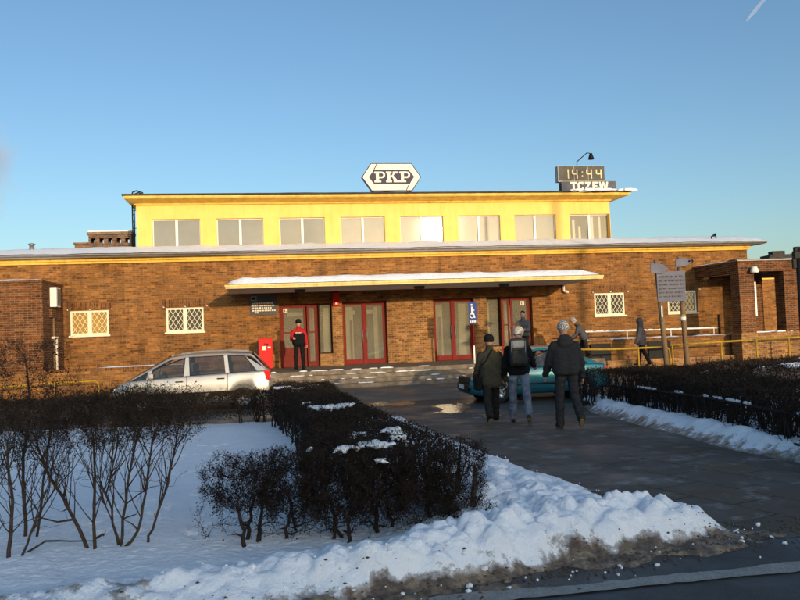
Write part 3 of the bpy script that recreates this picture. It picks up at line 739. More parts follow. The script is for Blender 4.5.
# portico: open brick frame in front of the right end
for u0_, u1_ in ((12.40, 13.02), (14.26, 14.90), (15.78, 16.4), (17.9, 18.5)):
    b = MB(); b.box(u0_, u1_, -3.0, -2.45, -.4, 3.44); b.build('portico_pillar', M['brick_brown'], st)
b = MB(); b.box(12.38, 18.52, -3.02, -2.43, 3.442, 3.84); b.build('portico_beam', M['brick_brown'], st)  # darker brick on pillars and beams stands in for deeper shading
for a_, c_, e_ in ((12.38, 12.80, -.002), (18.1, 18.52, 1.2)):
    b = MB(); b.box(a_, c_, -2.428, e_, 3.444, 3.83); b.build('portico_side_beam', M['brick_brown'], st)
b = MB(); b.box(12.33, 18.58, -3.08, -2.38, 3.842, 3.88); b.box(12.33, 12.86, -2.378, -.004, 3.832, 3.87); po = b.build('portico_flashing', M['gutter'], st)
b = MB(); vs = []; fs = []
for j in range(5):
    for i in range(121):
        u = 12.33+6.25*i/120; vs.append((u, -3.09+.72*j/4, 3.882+(.05+.02*nz(u, j, 2, 91))*math.sin(math.pi*min(.999, (j+.3)/4.6))))
for j in range(4):
    for i in range(120): k = j*121+i; fs.append((k, k+1, k+122, k+121))
n0 = len(vs)
for j in range(25):
    for i in range(5): vs.append((12.32+.55*i/4, -2.37+2.36*j/24, 3.872+(.06+.03*nz(i, j*.4, 1.4, 92))*math.sin(math.pi*min(.999, (i+.3)/4.6))))
for j in range(24):
    for i in range(4): k = n0+j*5+i; fs.append((k, k+1, k+6, k+5))
b.mesh(vs, fs, True); b.build('portico_snow', M['snow'], st, fix=False)
b = MB(); b.box(12.35, 18.6, -3.05, -2.4, -.4, 1.14); b.build('portico_base', M['brick_pale'], st); b = MB(); b.box(6.6, 12.346, -2.62, -2.245, -.4, .32); b.build('ramp_plinth', M['brick_pale'], st)
b = MB()
for k in range(60):
    u = random.uniform(13.1, 18.3); b.ball((u, random.uniform(-2.95, -2.5), 1.145), random.uniform(.06, .16), 8, (1.4, .7, .3))
tag(b.build('portico_base_snow', M['snow'], st), kind='stuff')
b = MB(); b.box(13.04, 18.08, -2.42, .9, 3.40, 3.44); b.build('portico_ceiling', M['roofing'], st)
b = MB(); b.box(14.83, 15.22, -.3, .3, -.4, 3.398); b.build('portico_pillar', M['brick_brown'], st)  # browner brick stands in for the shade on this rear pillar
b = MB(); b.lathe([(.0, 3.62), (.09, 3.60), (.14, 3.50), (.15, 3.40), (.13, 3.38), (.0, 3.38)], 12, (12.92, -3.2, -.0)); b.tube([(12.92, -3.03, 3.55), (12.92, -3.2, 3.55)], .03, 6); b.build('portico_lamp', M['white'], st)
b = MB(); b.box(13.03, 13.10, -2.98, -2.86, 1.75, 3.05); b.build('white_post', M['white'], st)
b = MB(); b.box(13.9, 14.28, -.6, -.15, 2.6, 3.2, .02); b.build('hanging_box', M['black'], st)
b = MB(); b.box(10.9, 10.96, -.03, -.003, 3.3, 4.1); b.build('rust_bracket', M['dark_brown_wood'], st)
b = MB(); b.tube([(13.35, -.05, 1.1), (13.35, -.05, 1.9)], .04, 6); b.build('wall_pipe', M['dark_brown_wood'], st)
# wing behind the portico
b = MB(); b.box(14.82, 34, 5, 12, -.4, 3.55); wg = b.build('rear_wing', M['brick'], st)
b = MB(); b.box(14.84, 34, 4.9, 12.1, 3.552, 3.74); b.build('cornice', M['cornice'], wg)
b = MB(); b.box(14.86, 34, 4.6, 12.2, 3.742, 3.82); b.build('roof_slab', M['soffit'], wg)
b = MB(); b.tube([(20.3, 4.93, 3.5), (20.3, 4.93, 1.2)], .05, 7); b.build('downpipe', M['gutter'], wg)

# ------------------------------------------------------------------ railings
def railing(name, pts, posts, label, group=None, rad=.036):
    t = thing(name, label, 'railing', (0, 30, 0), math.atan(.171), group)
    b = MB(); b.tube(pts, rad, 8); b.build('top_rail', M['railing'], t)
    for u, y, z0, z1 in posts:
        b = MB(); b.tube([(u, y, z0), (u, y, z1)], rad*.9, 8); b.build('post', M['railing'], t)
    return t
railing('railing', [(4.9, -4.35, .86), (6.5, -4.35, .80), (8.45, -4.35, .80), (8.62, -4.35, .78), (8.70, -4.35, .70), (8.74, -4.35, -.1)], [(5.4, -4.35, -.1, .82), (7.55, -4.35, -.1, .79)], 'bright yellow tube railing with a rounded end behind the hooded walker', None)
railing('railing', [(9.0, -3.85, .84), (12.2, -3.85, .90)], [(9.1, -3.85, -.1, .83), (11.0, -3.85, -.1, .86)], 'yellow tube railing in front of the right ramp wall behind the two sign posts')
railing('railing', [(12.35, -3.85, .90), (17, -3.85, .98)], [(12.40, -3.85, -.1, .89), (13.7, -3.85, -.1, .92), (16.3, -3.85, -.1, .95)], 'yellow tube railing running along the base of the brick portico')
railing('railing', [(-13.8, -4, .40), (-12.0, -4, .50), (-10.4, -4, .50), (-10.32, -4, .44), (-10.28, -4, -.1)], [(-13.2, -4, -.1, .42), (-11.6, -4, -.1, .49)], 'low yellow railing in front of the left brick annex', None, .026)

# ------------------------------------------------------------------ signs on and about the station
AZ = math.atan(.171); stM = Matrix.Translation((0, 30, 0)) @ Matrix.Rotation(AZ, 4, 'Z')
def stp(u, y, z): return stM @ V((u, y, z))
def stthing(name, label, cat, u, y, z, group=None): return thing(name, label, cat, stp(u, y, z), AZ, group)
class Ink:
    """flat lettering: every stroke sits a hair in front of the last, so no two faces share a plane"""
    def __init__(s, y): s.b = MB(); s.y = y; s.k = 0
    def poly(s, pts, th=.012):
        s.k += 1; s.b.prism(pts, s.y-th-.0004*s.k, s.y-.001)
    def rect(s, x0, x1, z0, z1): s.poly([(x0, z0), (x1, z0), (x1, z1), (x0, z1)])
    def glyph(s, x, z, w, h, polys):
        for p in polys: s.poly([(x+a*w, z+c*h) for a, c in p])
    def build(s, name, m, parent): return s.b.build(name, m, parent)
def rc(a, c, d, e): return [(a, d), (c, d), (c, e), (a, e)]
def arcband(cx, cz, ro_, ri, a0, a1, n=7, sx=1):
    out = []
    for i in range(n):
        p, q = R(a0+(a1-a0)*i/n), R(a0+(a1-a0)*(i+1)/n)
        out.append([(cx+sx*ro_*math.cos(p), cz+ro_*math.sin(p)), (cx+sx*ro_*math.cos(q), cz+ro_*math.sin(q)), (cx+sx*ri*math.cos(q), cz+ri*math.sin(q)), (cx+sx*ri*math.cos(p), cz+ri*math.sin(p))])
    return out
gP = [rc(.14, .40, 0, 1), rc(0, .58, 0, .17), rc(0, .5, .83, 1), rc(.40, .66, .38, .54), rc(.5, .66, .84, 1)]+arcband(.64, .69, .31, .15, -90, 90)
gK = [rc(.10, .34, 0, 1), rc(0, .46, 0, .17), rc(0, .46, .83, 1), [(.34, .36), (.48, .52), (.86, .95), (.62, .95)], [(.42, .62), (.58, .66), (.98, .06), (.70, .06)], rc(.56, 1.0, .84, 1), rc(.60, 1.06, 0, .16)]
pk = stthing('rooftop_sign', 'white hexagonal sign with a navy centre reading PKP on the station roof', 'sign', 0, .9, 7.237)
Hc = .62; hexa = lambda w, h, c: [(-w, Hc), (-c, Hc-h), (c, Hc-h), (w, Hc), (c, Hc+h), (-c, Hc+h)]
b = MB(); b.prism(hexa(1.21, .56, .83), 0, .16); b.build('frame', M['navy'], pk)
b = MB(); b.prism(hexa(1.165, .525, .805), -.012, -.001); b.build('face', M['ivory'], pk)
b = MB(); b.prism(hexa(.92, .285, .71), -.026, -.013); b.build('centre', M['navy'], pk)
i_ = Ink(-.013); i_.poly([(-.60, Hc+.522), (-.565, Hc+.522), (-.73, Hc+.20), (-.77, Hc+.215)], .01); i_.poly([(.60, Hc-.522), (.565, Hc-.522), (.73, Hc-.20), (.77, Hc-.215)], .01); i_.build('stripe', M['navy'], pk)
i_ = Ink(-.027)
i_.glyph(-.70, Hc-.215, .46, .43, gP); i_.glyph(-.23, Hc-.215, .50, .43, gK); i_.glyph(.31, Hc-.215, .46, .43, gP); i_.build('lettering', M['ivory'], pk)
b = MB()
for x in (-.75, .75): b.box(x-.03, x+.03, .16, .22, 0, .9); b.tube([(x, .2, .8), (x, .9, 0)], .02, 5)
b.build('bracket', M['black'], pk)

ck = stthing('digital_clock', 'grey roof clock showing 14:44 in pale segments above the TCZEW board', 'clock', 8.08, 1.0, 7.237)
b = MB(); b.box(-1.03, 1.02, 0, .30, .42, 1.06, .012); b.box(-.95, -.88, .1, .2, 0, .42); b.box(.88, .95, .1, .2, 0, .42); b.build('housing', M['clock_face'], ck)
b = MB(); b.box(-1.05, 1.04, -.03, .32, 1.062, 1.085); b.box(-1.045, -1.032, -.02, .31, .42, 1.06); b.box(-1.03, 1.02, -.02, -.002, .42, .445)
for x in (-.33, .29): b.box(x-.006, x+.006, -.008, -.001, .45, 1.05)
b.build('frame', M['gutter'], ck)
def four(i_, x, z, w, h, t):
    i_.rect(x, x+t, z+h*.5, z+h); i_.rect(x+t*.9, x+w-t*.9, z+h*.5-t/2, z+h*.5+t/2); i_.rect(x+w-t, x+w, z, z+h)
i_ = Ink(-.004); zb = .545; hh = .39
i_.rect(-.62, -.57, zb, zb+hh)
for x in (-.43, .20, .63): four(i_, x, zb, .25, hh, .05)
i_.rect(.0, .05, zb+.09, zb+.14); i_.rect(.0, .05, zb+.25, zb+.30); i_.build('digits', M['digit'], ck)
nb = stthing('name_board', 'low grey roof board with pale letters TCZEW beneath the clock', 'sign', 8.32, .86, 7.237)
b = MB(); b.box(-1.2, 1.2, 0, .06, .0, .41, .008); b.build('board', M['board'], nb)
i_ = Ink(-.003); z, h = .03, .35
i_.glyph(-.83, z, .30, h, [rc(0, 1, .80, 1), rc(.36, .64, 0, .82)])
i_.glyph(-.50, z, .25, h, [rc(0, .3, .18, .82), [(0, .18), (.25, 0), (1, 0), (1, .2), (.35, .2)], [(0, .82), (.25, 1), (1, 1), (1, .8), (.35, .8)], rc(.74, 1, .68, .82), rc(.74, 1, .18, .32)])
i_.glyph(-.18, z, .25, h, [rc(0, 1, .8, 1), rc(0, 1, 0, .2), [(.0, .2), (.34, .2), (1, .8), (.66, .8)]])
i_.glyph(.15, z, .24, h, [rc(0, .32, 0, 1), rc(.3, 1, .8, 1), rc(.3, 1, 0, .2), rc(.3, .85, .41, .59)])
i_.glyph(.43, z, .42, h, [[(0, 1), (.2, 1), (.36, 0), (.18, 0)], [(.22, 0), (.36, 0), (.56, 1), (.42, 1)], [(.42, 1), (.56, 1), (.78, 0), (.62, 0)], [(.64, 0), (.82, 0), (1, 1), (.8, 1)]])
i_.build('lettering', M['ivory'], nb)
b = MB(); vs = []
for k in range(26): b.ball((random.uniform(-1.1, 1.9), random.uniform(-.35, -.06), .0), random.uniform(.08, .2), 8, (1.4, .5, .35))
tag(b.build('snow_heap', M['snow']), 'small snow heap along the roof edge in front of the TCZEW board', 'snow'); bpy.data.objects['snow_heap'].matrix_world = stM @ Matrix.Translation((8.32, .86, 7.237))
lm = stthing('floodlight', 'small floodlight on a bent arm above the roof clock', 'lamp', 7.98, 1.2, 8.30)
b = MB(); b.tube([(0, 0, 0), (0, 0, .24), (.36, -.25, .56), (.46, -.32, .52)], .02, 6); b.build('arm', M['black'], lm)
b = MB(); b.lathe([(0, .52), (.05, .52), (.09, .40), (.13, .27), (.115, .27), (.0, .33)], 12, (.49, -.34, 0)); b.build('lamp_head', M['black'], lm)

ip = stthing('information_board', 'grey board with rows of pale lettering on the brick left of the doors', 'sign', -5.19, -.004, 2.50)
b = MB(); b.box(-.5, .5, -.04, .0, 0, .72); b.build('panel', M['board'], ip)
i_ = Ink(-.041)
for r_, (z, x0, x1) in enumerate([(.40, -.42, .30), (.315, -.44, .33), (.225, -.44, .28), (.13, -.42, .40), (.06, -.33, -.20)]):
    x = x0
    while x < x1:
        w_ = random.uniform(.03, .085); i_.rect(x, x+w_, z, z+random.uniform(.045, .06)); x += w_+random.uniform(.008, .03)
i_.build('lettering', M['ivory'], ip)
i_ = Ink(-.041); i_.rect(-.47, -.25, .52, .70); i_.build('emblem_field', M['gutter'], ip)
i_ = Ink(-.056); i_.poly([(-.45, .61), (-.41, .57), (-.31, .57), (-.27, .61), (-.31, .65), (-.41, .65)]); i_.build('emblem', M['navy'], ip)
i_ = Ink(-.041)
for z, x0, x1 in ((.63, -.18, .40), (.55, -.18, .36)):
    x = x0
    while x < x1: w_ = random.uniform(.03, .09); i_.rect(x, x+w_, z, z+.04); x += w_+.02
i_.build('heading', M['clock_face'], ip)

al = stthing('alarm_box', 'red alarm box with a small white mark fixed under the canopy', 'alarm box', -2.48, -.005, 2.74)
b = MB(); b.box(-.125, .125, -.16, 0, 0, .50, .025); b.build('case', M['red'], al)
b = MB(); b.box(-.13, .13, -.15, .0, .502, .54, .01); b.build('lid', M['red_dark'], al)
i_ = Ink(-.161); i_.rect(-.03, .05, .06, .14); i_.build('mark', M['white'], al)
# notices on doors
for u, z, y in ((-4.38, 2.55, .20), (4.98, 2.55, .20)):
    nt_ = stthing('door_notice', 'small white square notice at the top of the %s red door' % ('left' if u < 0 else 'right'), 'notice', u, y+.035, z)
    b = MB(); b.box(-.08, .08, -.01, 0, 0, .16); b.build('paper', M['ivory'], nt_); i_ = Ink(-.011)
    i_.rect(-.04, -.01, .03, .12); i_.rect(.02, .04, .03, .08); i_.build('print', M['red_dark'], nt_)

pb = stthing('red_machine', 'tall bright red box with white labels standing left of the left door', 'red box', -5.16, -1.2, FZ)
b = MB(); b.box(-.25, .25, -.2, .2, .06, 1.14, .03); b.build('case', M['red'], pb)
b = MB(); b.box(-.30, -.252, -.17, .2, .05, 1.05); b.box(-.22, .22, -.17, .18, 0, .058); b.build('plinth', M['black'], pb)
i_ = Ink(-.201); i_.rect(-.12, .02, .72, .86); i_.rect(.08, .18, .78, .84); i_.build('label', M['ivory'], pb)
i_ = Ink(-.201); i_.rect(.02, .1, .88, .95); i_.rect(-.05, .0, .92, .96); i_.build('sticker', M['navy'], pb)
b = MB(); b.box(-.2, .2, -.206, -.2, .08, .62); b.build('panel', M['red'], pb)

dp = thing('disabled_parking_sign', 'blue sign with a white pictogram on a red and white pole by the steps', 'sign', (2.50, 27.0, FZ))
b = MB(); b.tube([(0, 0, 0), (0, 0, .62)], .035, 8); b.build('pole', M['white'], dp)
b = MB(); b.tube([(0, 0, .622), (0, 0, 2.12)], .034, 8); b.build('pole', M['red_dark'], dp)
b = MB(); b.box(-.14, .14, -.06, -.036, 1.36, 2.14, .008); b.build('panel', M['blue'], dp)
i_ = Ink(-.061)
i_.poly([(-.03+.035*math.cos(a*.7), 2.030+.035*math.sin(a*.7)) for a in range(9)]); i_.poly([(-.05, 1.970), (.0, 1.970), (.02, 1.750), (-.05, 1.750)]); i_.rect(.0, .06, 1.830, 1.865)
i_.poly([(-.05, 1.750), (.04, 1.750), (.085, 1.580), (.05, 1.570), (.02, 1.700), (-.05, 1.700)])
for p in arcband(-.025, 1.660, .09, .065, 110, 340, 12): i_.poly(p)
for x in (-.10, -.045, .02, .06): i_.rect(x, x+.035, 1.420, 1.490)
i_.build('pictogram', M['white'], dp)

db = thing('direction_sign', 'grey board and two small arrow boards on a pair of leaning wooden posts', 'sign', (7.22, 20.8, -.495)); db.scale = (1.18,)*3
for (xb, xt, zt, nm) in ((-.13, -.28, 3.25, 0), (.31, .24, 3.32, 1)):
    b = MB(); b.tube([(xb+.03, 0, -.1), (xt, 0, zt)], [.062, .052], 10); p = b.build('post', M['wood'], db)
    c = MB(); xx = xb+(xt-xb)*.72
    if nm:
        c.tube([(xt+(xb-xt)*.44, 0, zt*.56), (xt+(xb-xt)*.42, 0, zt*.585)], .066, 10); c.build('band', M['white'], p)
        c = MB(); c.tube([(xt+(xb-xt)*.425, 0, zt*.587), (xt+(xb-xt)*.41, 0, zt*.60)], .066, 10); c.build('band', M['railing'], p)
    else:
        c.box(xx+.0, xx+.03, -.075, -.055, 1.95, 2.2); c.build('label', M['ivory'], p)
M['board2'] = mat('blue_grey_board', (.17, .17, .21), (.12, .12, .15), 4, .7)
b = MB(); b.box(-.31, .33, -.10, -.066, 2.30, 2.98, .006); b.build('board', M['board2'], db)
i_ = Ink(-.104)
for r_ in range(6):
    x = -.26
    while x < .24: w_ = random.uniform(.03, .11); i_.rect(x, x+w_, 2.40+.09*r_, 2.425+.09*r_); x += w_+random.uniform(.02, .06)
i_.build('lettering', M['clock_face'], db)
b = MB(); b.prism([(-.45, 2.95), (-.18, 2.93), (-.05, 3.04), (-.18, 3.15), (-.45, 3.17)], -.13, -.105); b.build('arrow_board', M['board2'], db)
b = MB(); b.prism([(.13, 3.06), (.40, 3.10), (.50, 3.19), (.38, 3.27), (.13, 3.24)], -.10, -.07); b.build('arrow_board', M['board2'], db)
b = MB(); b.tube([(.42, -.085, 3.19), (.53, -.06, 3.2)], .03, 8); b.build('arrow_tip', M['black'], db)

lp = thing('dark_post', 'slender black post with a small bracket head at the right edge of the picture', 'post', (7.72, 15.0, -.1))
b = MB(); b.tube([(0, 0, 0), (0, 0, 3.1)], .05, 10); b.lathe([(.09, 0), (.09, .4), (.05, .5)], 10); b.build('pole', M['black'], lp)
b = MB(); b.box(-.10, .05, -.05, .05, 2.90, 3.06, .02); b.box(-.08, .045, -.04, .04, 3.04, 3.14, .02); b.box(-.12, -.045, -.03, .03, 2.72, 2.92, .01); b.build('head', M['black'], lp)

# ------------------------------------------------------------------ cars
def car(name, label, loc, rz, P, paint_, scale=1.0):
    root = thing(name, label, 'car', loc, rz)
    belt = lambda x: interp(P['belt'], x); hw = lambda x: interp(P['hw'], x); low = lambda x: interp(P['low'], x)
    Rw = P['r']+.055
    xs = sorted(set([x for x, _ in P['belt']]+[P['belt'][0][0]+(P['belt'][-1][0]-P['belt'][0][0])*i/90 for i in range(91)]))
    def section(x):
        zb = belt(x); w_ = hw(x); zl = low(x); arch = -1
        for wx in P['wheels']:
            d = abs(x-wx)
            if d < Rw: arch = max(arch, P['r']+math.sqrt(Rw*Rw-d*d))
        e = max(zl, arch)
        zm = max(min(.62, zb-.12), e+.05)
        return [(0, zl), (w_*.9, zl), (w_*.965, max(zl+.03, e)), (w_*.985, max(zl+.13, e+.02)), (w_*1.0, zm), (w_*.985, max(zm+.02, zb-.05)), (w_*.96, zb-.012), (w_*.90, zb+.006), (w_*.5, zb+.03*P['crown'](x)), (0, zb+.04*P['crown'](x))]
    b = MB(); vs = []; fs = []
    for x in xs:
        s = section(x); ring = [(x, y, z) for y, z in s]+[(x, -y, z) for y, z in s[-2:0:-1]]
        vs += ring; nr = len(ring)
    for i in range(len(xs)-1):
        for j in range(nr): fs.append((i*nr+j, i*nr+(j+1) % nr, (i+1)*nr+(j+1) % nr, (i+1)*nr+j))
    fs += [tuple(range(nr)), tuple(range(len(xs)*nr-1, (len(xs)-1)*nr-1, -1))]
    b.mesh(vs, fs, True)
    # greenhouse
    (ax, bx_, cx, dx) = P['gh']
    def ze(x):
        if x > bx_[0]: t = (x-bx_[0])/(ax-bx_[0]); return bx_[1]+(belt(ax)+.0-bx_[1])*t
        if x < cx[0]: t = (cx[0]-x)/(cx[0]-dx); return cx[1]+(belt(dx)-cx[1])*t
        return interp(P['roof'], x)
    def ys(x, z): return hw(x)*.93-(z-belt(x))*P['tumble']
    wt = lambda x: max(belt(x)+.001, ze(x)-.055)
    W = P['windows']
    for sg in (1, -1):
        q = lambda x, z: (x, sg*ys(x, z), z)
        for i in range(len(W)+1):
            x0t, x0b = ((ax+.01, ax+.01) if i == 0 else (W[i-1][3], W[i-1][1])); x1t, x1b = ((dx-.01, dx-.01) if i == len(W) else (W[i][2], W[i][0]))
            pts = [q(x0b, belt(x0b)), q(x0t, wt(x0t)), q(x1t, wt(x1t)), q(x1b, belt(x1b))]
            b.face(pts)
        n = 40; rail = [ax+.01+(dx-ax-.02)*i/n for i in range(n+1)]
        for i in range(n): b.face([q(rail[i], wt(rail[i])), q(rail[i+1], wt(rail[i+1])), (rail[i+1], sg*(ys(rail[i+1], ze(rail[i+1]))-.012), ze(rail[i+1])), (rail[i], sg*(ys(rail[i], ze(rail[i]))-.012), ze(rail[i]))])
    n = 14; ny = 8
    rx = [bx_[0]+(cx[0]-bx_[0])*i/n for i in range(n+1)]; vs = []; fs = []
    for x in rx:
        w_ = ys(x, ze(x))-.012
        for j in range(ny+1): t = -1+2*j/ny; vs.append((x, w_*t, ze(x)+.055*(1-t**2)-.0))
    for i in range(n):
        for j in range(ny): k = i*(ny+1)+j; fs.append((k, k+1, k+ny+2, k+ny+1))
    b.mesh(vs, fs, True)
    bm_ = b.build('body', paint_, root)
    def screen(nm, xa, za, xb_, zb_, bulge):
        g = MB(); vs = []; fs = []; n = 6
        for i in range(n+1):
            t = i/n; x = xa+(xb_-xa)*t; z = za+(zb_-za)*t
            w_ = hw(x)*.93-(z-belt(max(min(x, ax), dx)))*P['tumble']-.02
            for j in range(ny+1): s = -1+2*j/ny; vs.append((x+bulge*(1-s*s)*(1-.3*t), w_*s, z+.05*t*(1-s*s)))
        for i in range(n):
            for j in range(ny): k = i*(ny+1)+j; fs.append((k, k+1, k+ny+2, k+ny+1))
        g.mesh(vs, fs, True); g.build(nm, M['car_glass'], root)
    screen('windscreen', ax, belt(ax)+.01, bx_[0], bx_[1], .10); screen('rear_window', dx, belt(dx)+.02, cx[0], cx[1], -.07)
    for sg in (1, -1):
        q = lambda x, z, o=0.0: (x, sg*(ys(x, z)+o), z)
        for (xb0, xb1, xt0, xt1) in W:
            g = MB(); g.face([q(xb0, belt(xb0), -.006), q(xb1, belt(xb1), -.006), q(xt1, wt(xt1), -.006), q(xt0, wt(xt0), -.006)]); wo = g.build('window', M['car_glass'], root)
            t = MB(); L = [q(xb0, belt(xb0), .004), q(xb1, belt(xb1), .004), q(xt1, wt(xt1), .002), q(xt0, wt(xt0), .002)]
            t.tube(L+[L[0]], .011, 5); t.build('window_seal', M['trim'], wo)
        s = MB()
        for x, xt in P['seams']:
            pts = [(x, sg*(y_+.0015), z) for y_, z in section(x)[3:7]]
            s.tube(pts, .006, 4)
        pts = [(x, sg*(section(x)[3][0]+.002), max(low(x)+.13, .30)) for x in (P['seams'][0][0], P['seams'][-1][0])]; s.tube(pts, .006, 4)
        s.build('door_seam', M['trim'], root)
        for x in P['handles']:
            h = MB(); yy = hw(x)*.995; h.box(x-.10, x+.10, sg*(yy-.0), sg*(yy+.035), belt(x)-.15, belt(x)-.12, .008); h.build('door_handle', M['trim'], root)
        h = MB(); x = P['mirror']; yy = ys(x, belt(x)+.05); h.box(x-.07, x+.07, sg*(yy+.02), sg*(yy+.20), belt(x)+.0, belt(x)+.15, .035); h.build('wing_mirror', paint_, root)
        mb = MB(); zz = P['mould']; n = 12; xa, xb_ = P['seams'][0][0], P['seams'][-1][0]
        mb.tube([(xa+(xb_-xa)*i/n, sg*(hw(xa+(xb_-xa)*i/n)*1.003), zz) for i in range(n+1)], .022, 5); mb.build('side_moulding', M['trim'], root)
    F, B_ = P['belt'][-1][0], P['belt'][0][0]
    for sg in (1, -1):
        x, z, dz = P['tail']; t = MB()
        t.box(x-.04, x+.16, sg*(hw(x)-.16), sg*(hw(x)+.012), z-dz, z+dz, .03); tl = t.build('taillight', M['taillight'], root)
        t = MB(); t.box(x-.046, x+.05, sg*(hw(x)-.13), sg*(hw(x)+.002), z-dz*.35, z+dz*.05, .01); t.build('reversing_lens', M['headlight'], tl)
        x, z, dz = P['head']; t = MB(); t.box(x-.16, x+.03, sg*(hw(x)-.34), sg*(hw(x)-.01), z-dz, z+dz, .04); t.build('headlight', M['headlight'], root)
    t = MB(); t.box(F-.10, F+.025, -.42, .42, P['head'][1]-.10, P['head'][1]+.06, .02); t.build('grille', M['trim'], root)
    t = MB(); t.box(F-.3, F+.05, -hw(F)*.98, hw(F)*.98, .30, .50, .05); t.build('front_bumper', P.get('bump', paint_), root)
    t = MB(); t.box(B_-.05, B_+.3, -hw(B_)*.98, hw(B_)*.98, .32, .56, .05); t.build('rear_bumper', P.get('bump', paint_), root)
    t = MB(); t.box(F+.05, F+.058, -.26, .26, .36, .47); t.build('number_plate', M['white'], root)
    t = MB(); t.box(B_-.058, B_-.05, -.26, .26, .40, .51); t.build('number_plate', M['white'], root)
    for wx in P['wheels']:
        for sg in (1, -1):
            yy = sg*(hw(wx)-.11); r = P['r']
            we = empty('wheel', (wx, yy, r), 0, root)
            t = MB(); t.lathe([(r*.62, -.09), (r*.93, -.095), (r, -.06), (r, .06), (r*.93, .095), (r*.62, .09), (r*.62, -.09)], 28, (0, 0, 0), 'Y'); t.build('tyre', M['tyre'], we)
            t = MB(); t.lathe([(0, .055*sg), (r*.18, .06*sg), (r*.5, .03*sg), (r*.61, .075*sg), (r*.64, .085*sg)], 24, (0, 0, 0), 'Y')
            for k in range(7):
                a = k*2*math.pi/7; t.tube([(r*.15*math.cos(a), .065*sg, r*.15*math.sin(a)), (r*.6*math.cos(a), .085*sg, r*.6*math.sin(a))], .018, 5)
            t.build('rim', M['rim'], we)
        for sg in (1, -1):
            t = MB(); t.lathe([(0.0, sg*(hw(wx)-.26)), (Rw-.003, sg*(hw(wx)-.26)), (Rw-.003, sg*(hw(wx)-.05))], 24, (wx, 0, P['r']), 'Y'); t.build('wheel_arch', M['trim'], root)
    for x, y in P['seats']:
        t = MB(); t.box(x-.25, x+.25, y-.24, y+.24, .38, .58, .06); t.box(x-.32, x-.18, y-.23, y+.23, .5, 1.08, .05); t.box(x-.31, x-.22, y-.12, y+.12, 1.1, 1.28, .03); t.build('seat', M['seat'], root)
    t = MB(); t.box(P['dash']-.15, P['dash']+.35, -hw(0)*.8, hw(0)*.8, .55, belt(P['dash'])-.03, .06); db_ = t.build('dashboard', M['trim'], root)
    t = MB(); 
    t.tube([(P['dash']-.28+.06*math.sin(a*.524), .36+.17*math.cos(a*.524), .92+.16*math.sin(a*.524)) for a in range(13)], .014, 6); t.build('steering_wheel', M['trim'], db_)
    if P.get('rails'):
        for sg in (1, -1):
            t = MB(); n = 10; t.tube([(bx_[0]-.1+(cx[0]-bx_[0]+.1)*i/n, sg*(ys(0, 1.5)-.07), interp(P['roof'], bx_[0]-.1+(cx[0]-bx_[0]+.1)*i/n)+.05+(.02 if 0 < i < n else -.02)) for i in range(n+1)], .016, 6); t.build('roof_rail', M['gutter'], root)
    return root
mpv = dict(belt=[(-2.14, .55), (-2.12, .80), (-2.08, 1.0), (-2.02, 1.05), (-1.0, 1.02), (.4, .97), (1.62, .90), (1.85, .80), (2.02, .68), (2.10, .55), (2.12, .42)],
    hw=[(-2.14, .74), (-2.05, .82), (-1.7, .865), (1.3, .865), (1.8, .82), (2.05, .70), (2.12, .58)], low=[(-2.14, .34), (-1.9, .22), (1.9, .2), (2.12, .28)],
    gh=(1.66, (.55, 1.47), (-1.62, 1.50), -2.04), roof=[(-1.62, 1.50), (-1.0, 1.535), (-.4, 1.545), (.1, 1.525), (.55, 1.47)], tumble=.26,
    windows=[(1.55, 1.16, 1.52, 1.10), (1.05, .20, .98, .14), (.02, -.90, .05, -.86), (-1.02, -1.74, -.97, -1.42)],
    wheels=(1.28, -1.36), r=.31, crown=lambda x: 1.0 if x > 1.6 else 0, seams=[(1.12, 0), (.11, 0), (-.96, 0)], handles=(-.78, .30), mirror=1.02, mould=.52,
    tail=(-2.06, .90, .14), head=(1.98, .66, .07), seats=[(.2, .36), (.2, -.36), (-.75, .36), (-.75, -.36)], dash=.95, rails=True)
silver_car = car('parked_car', 'silver people carrier with a driver inside, behind the left hedge', stp(-7.02, -8.35, -.17), AZ+math.pi, mpv, M['silver'])
silver_car.scale = (.95,)*3
tig = dict(belt=[(-1.86, .60), (-1.84, .80), (-1.76, .88), (-1.5, .90), (-1.2, .91), (.85, .86), (1.3, .78), (1.62, .68), (1.80, .56), (1.86, .42)],
    hw=[(-1.86, .66), (-1.7, .76), (-1.2, .81), (1.1, .81), (1.55, .77), (1.8, .62), (1.86, .5)], low=[(-1.86, .32), (-1.6, .2), (1.6, .19), (1.86, .25)],
    gh=(.98, (.30, 1.30), (-.72, 1.31), -1.60), roof=[(-.72, 1.31), (-.3, 1.345), (.0, 1.34), (.30, 1.30)], tumble=.30,
    windows=[(.86, -.30, .80, -.30), (-.38, -1.30, -.38, -1.0)],
    wheels=(1.13, -1.13), r=.285, crown=lambda x: 1.0 if x > .95 else .3, seams=[(.82, 0), (-.36, 0)], handles=(-.22,), mirror=.76, mould=.45,
    tail=(-1.78, .74, .08), head=(1.70, .60, .07), seats=[(-.1, .33), (-.1, -.33)], dash=.55, bump=M['trim'])
green_car = car('parked_car', 'teal green hatchback standing behind the walking group', (3.30, 20.1, -.158), AZ+math.pi-.0, tig, M['teal'])
green_car.scale = (.97,)*3

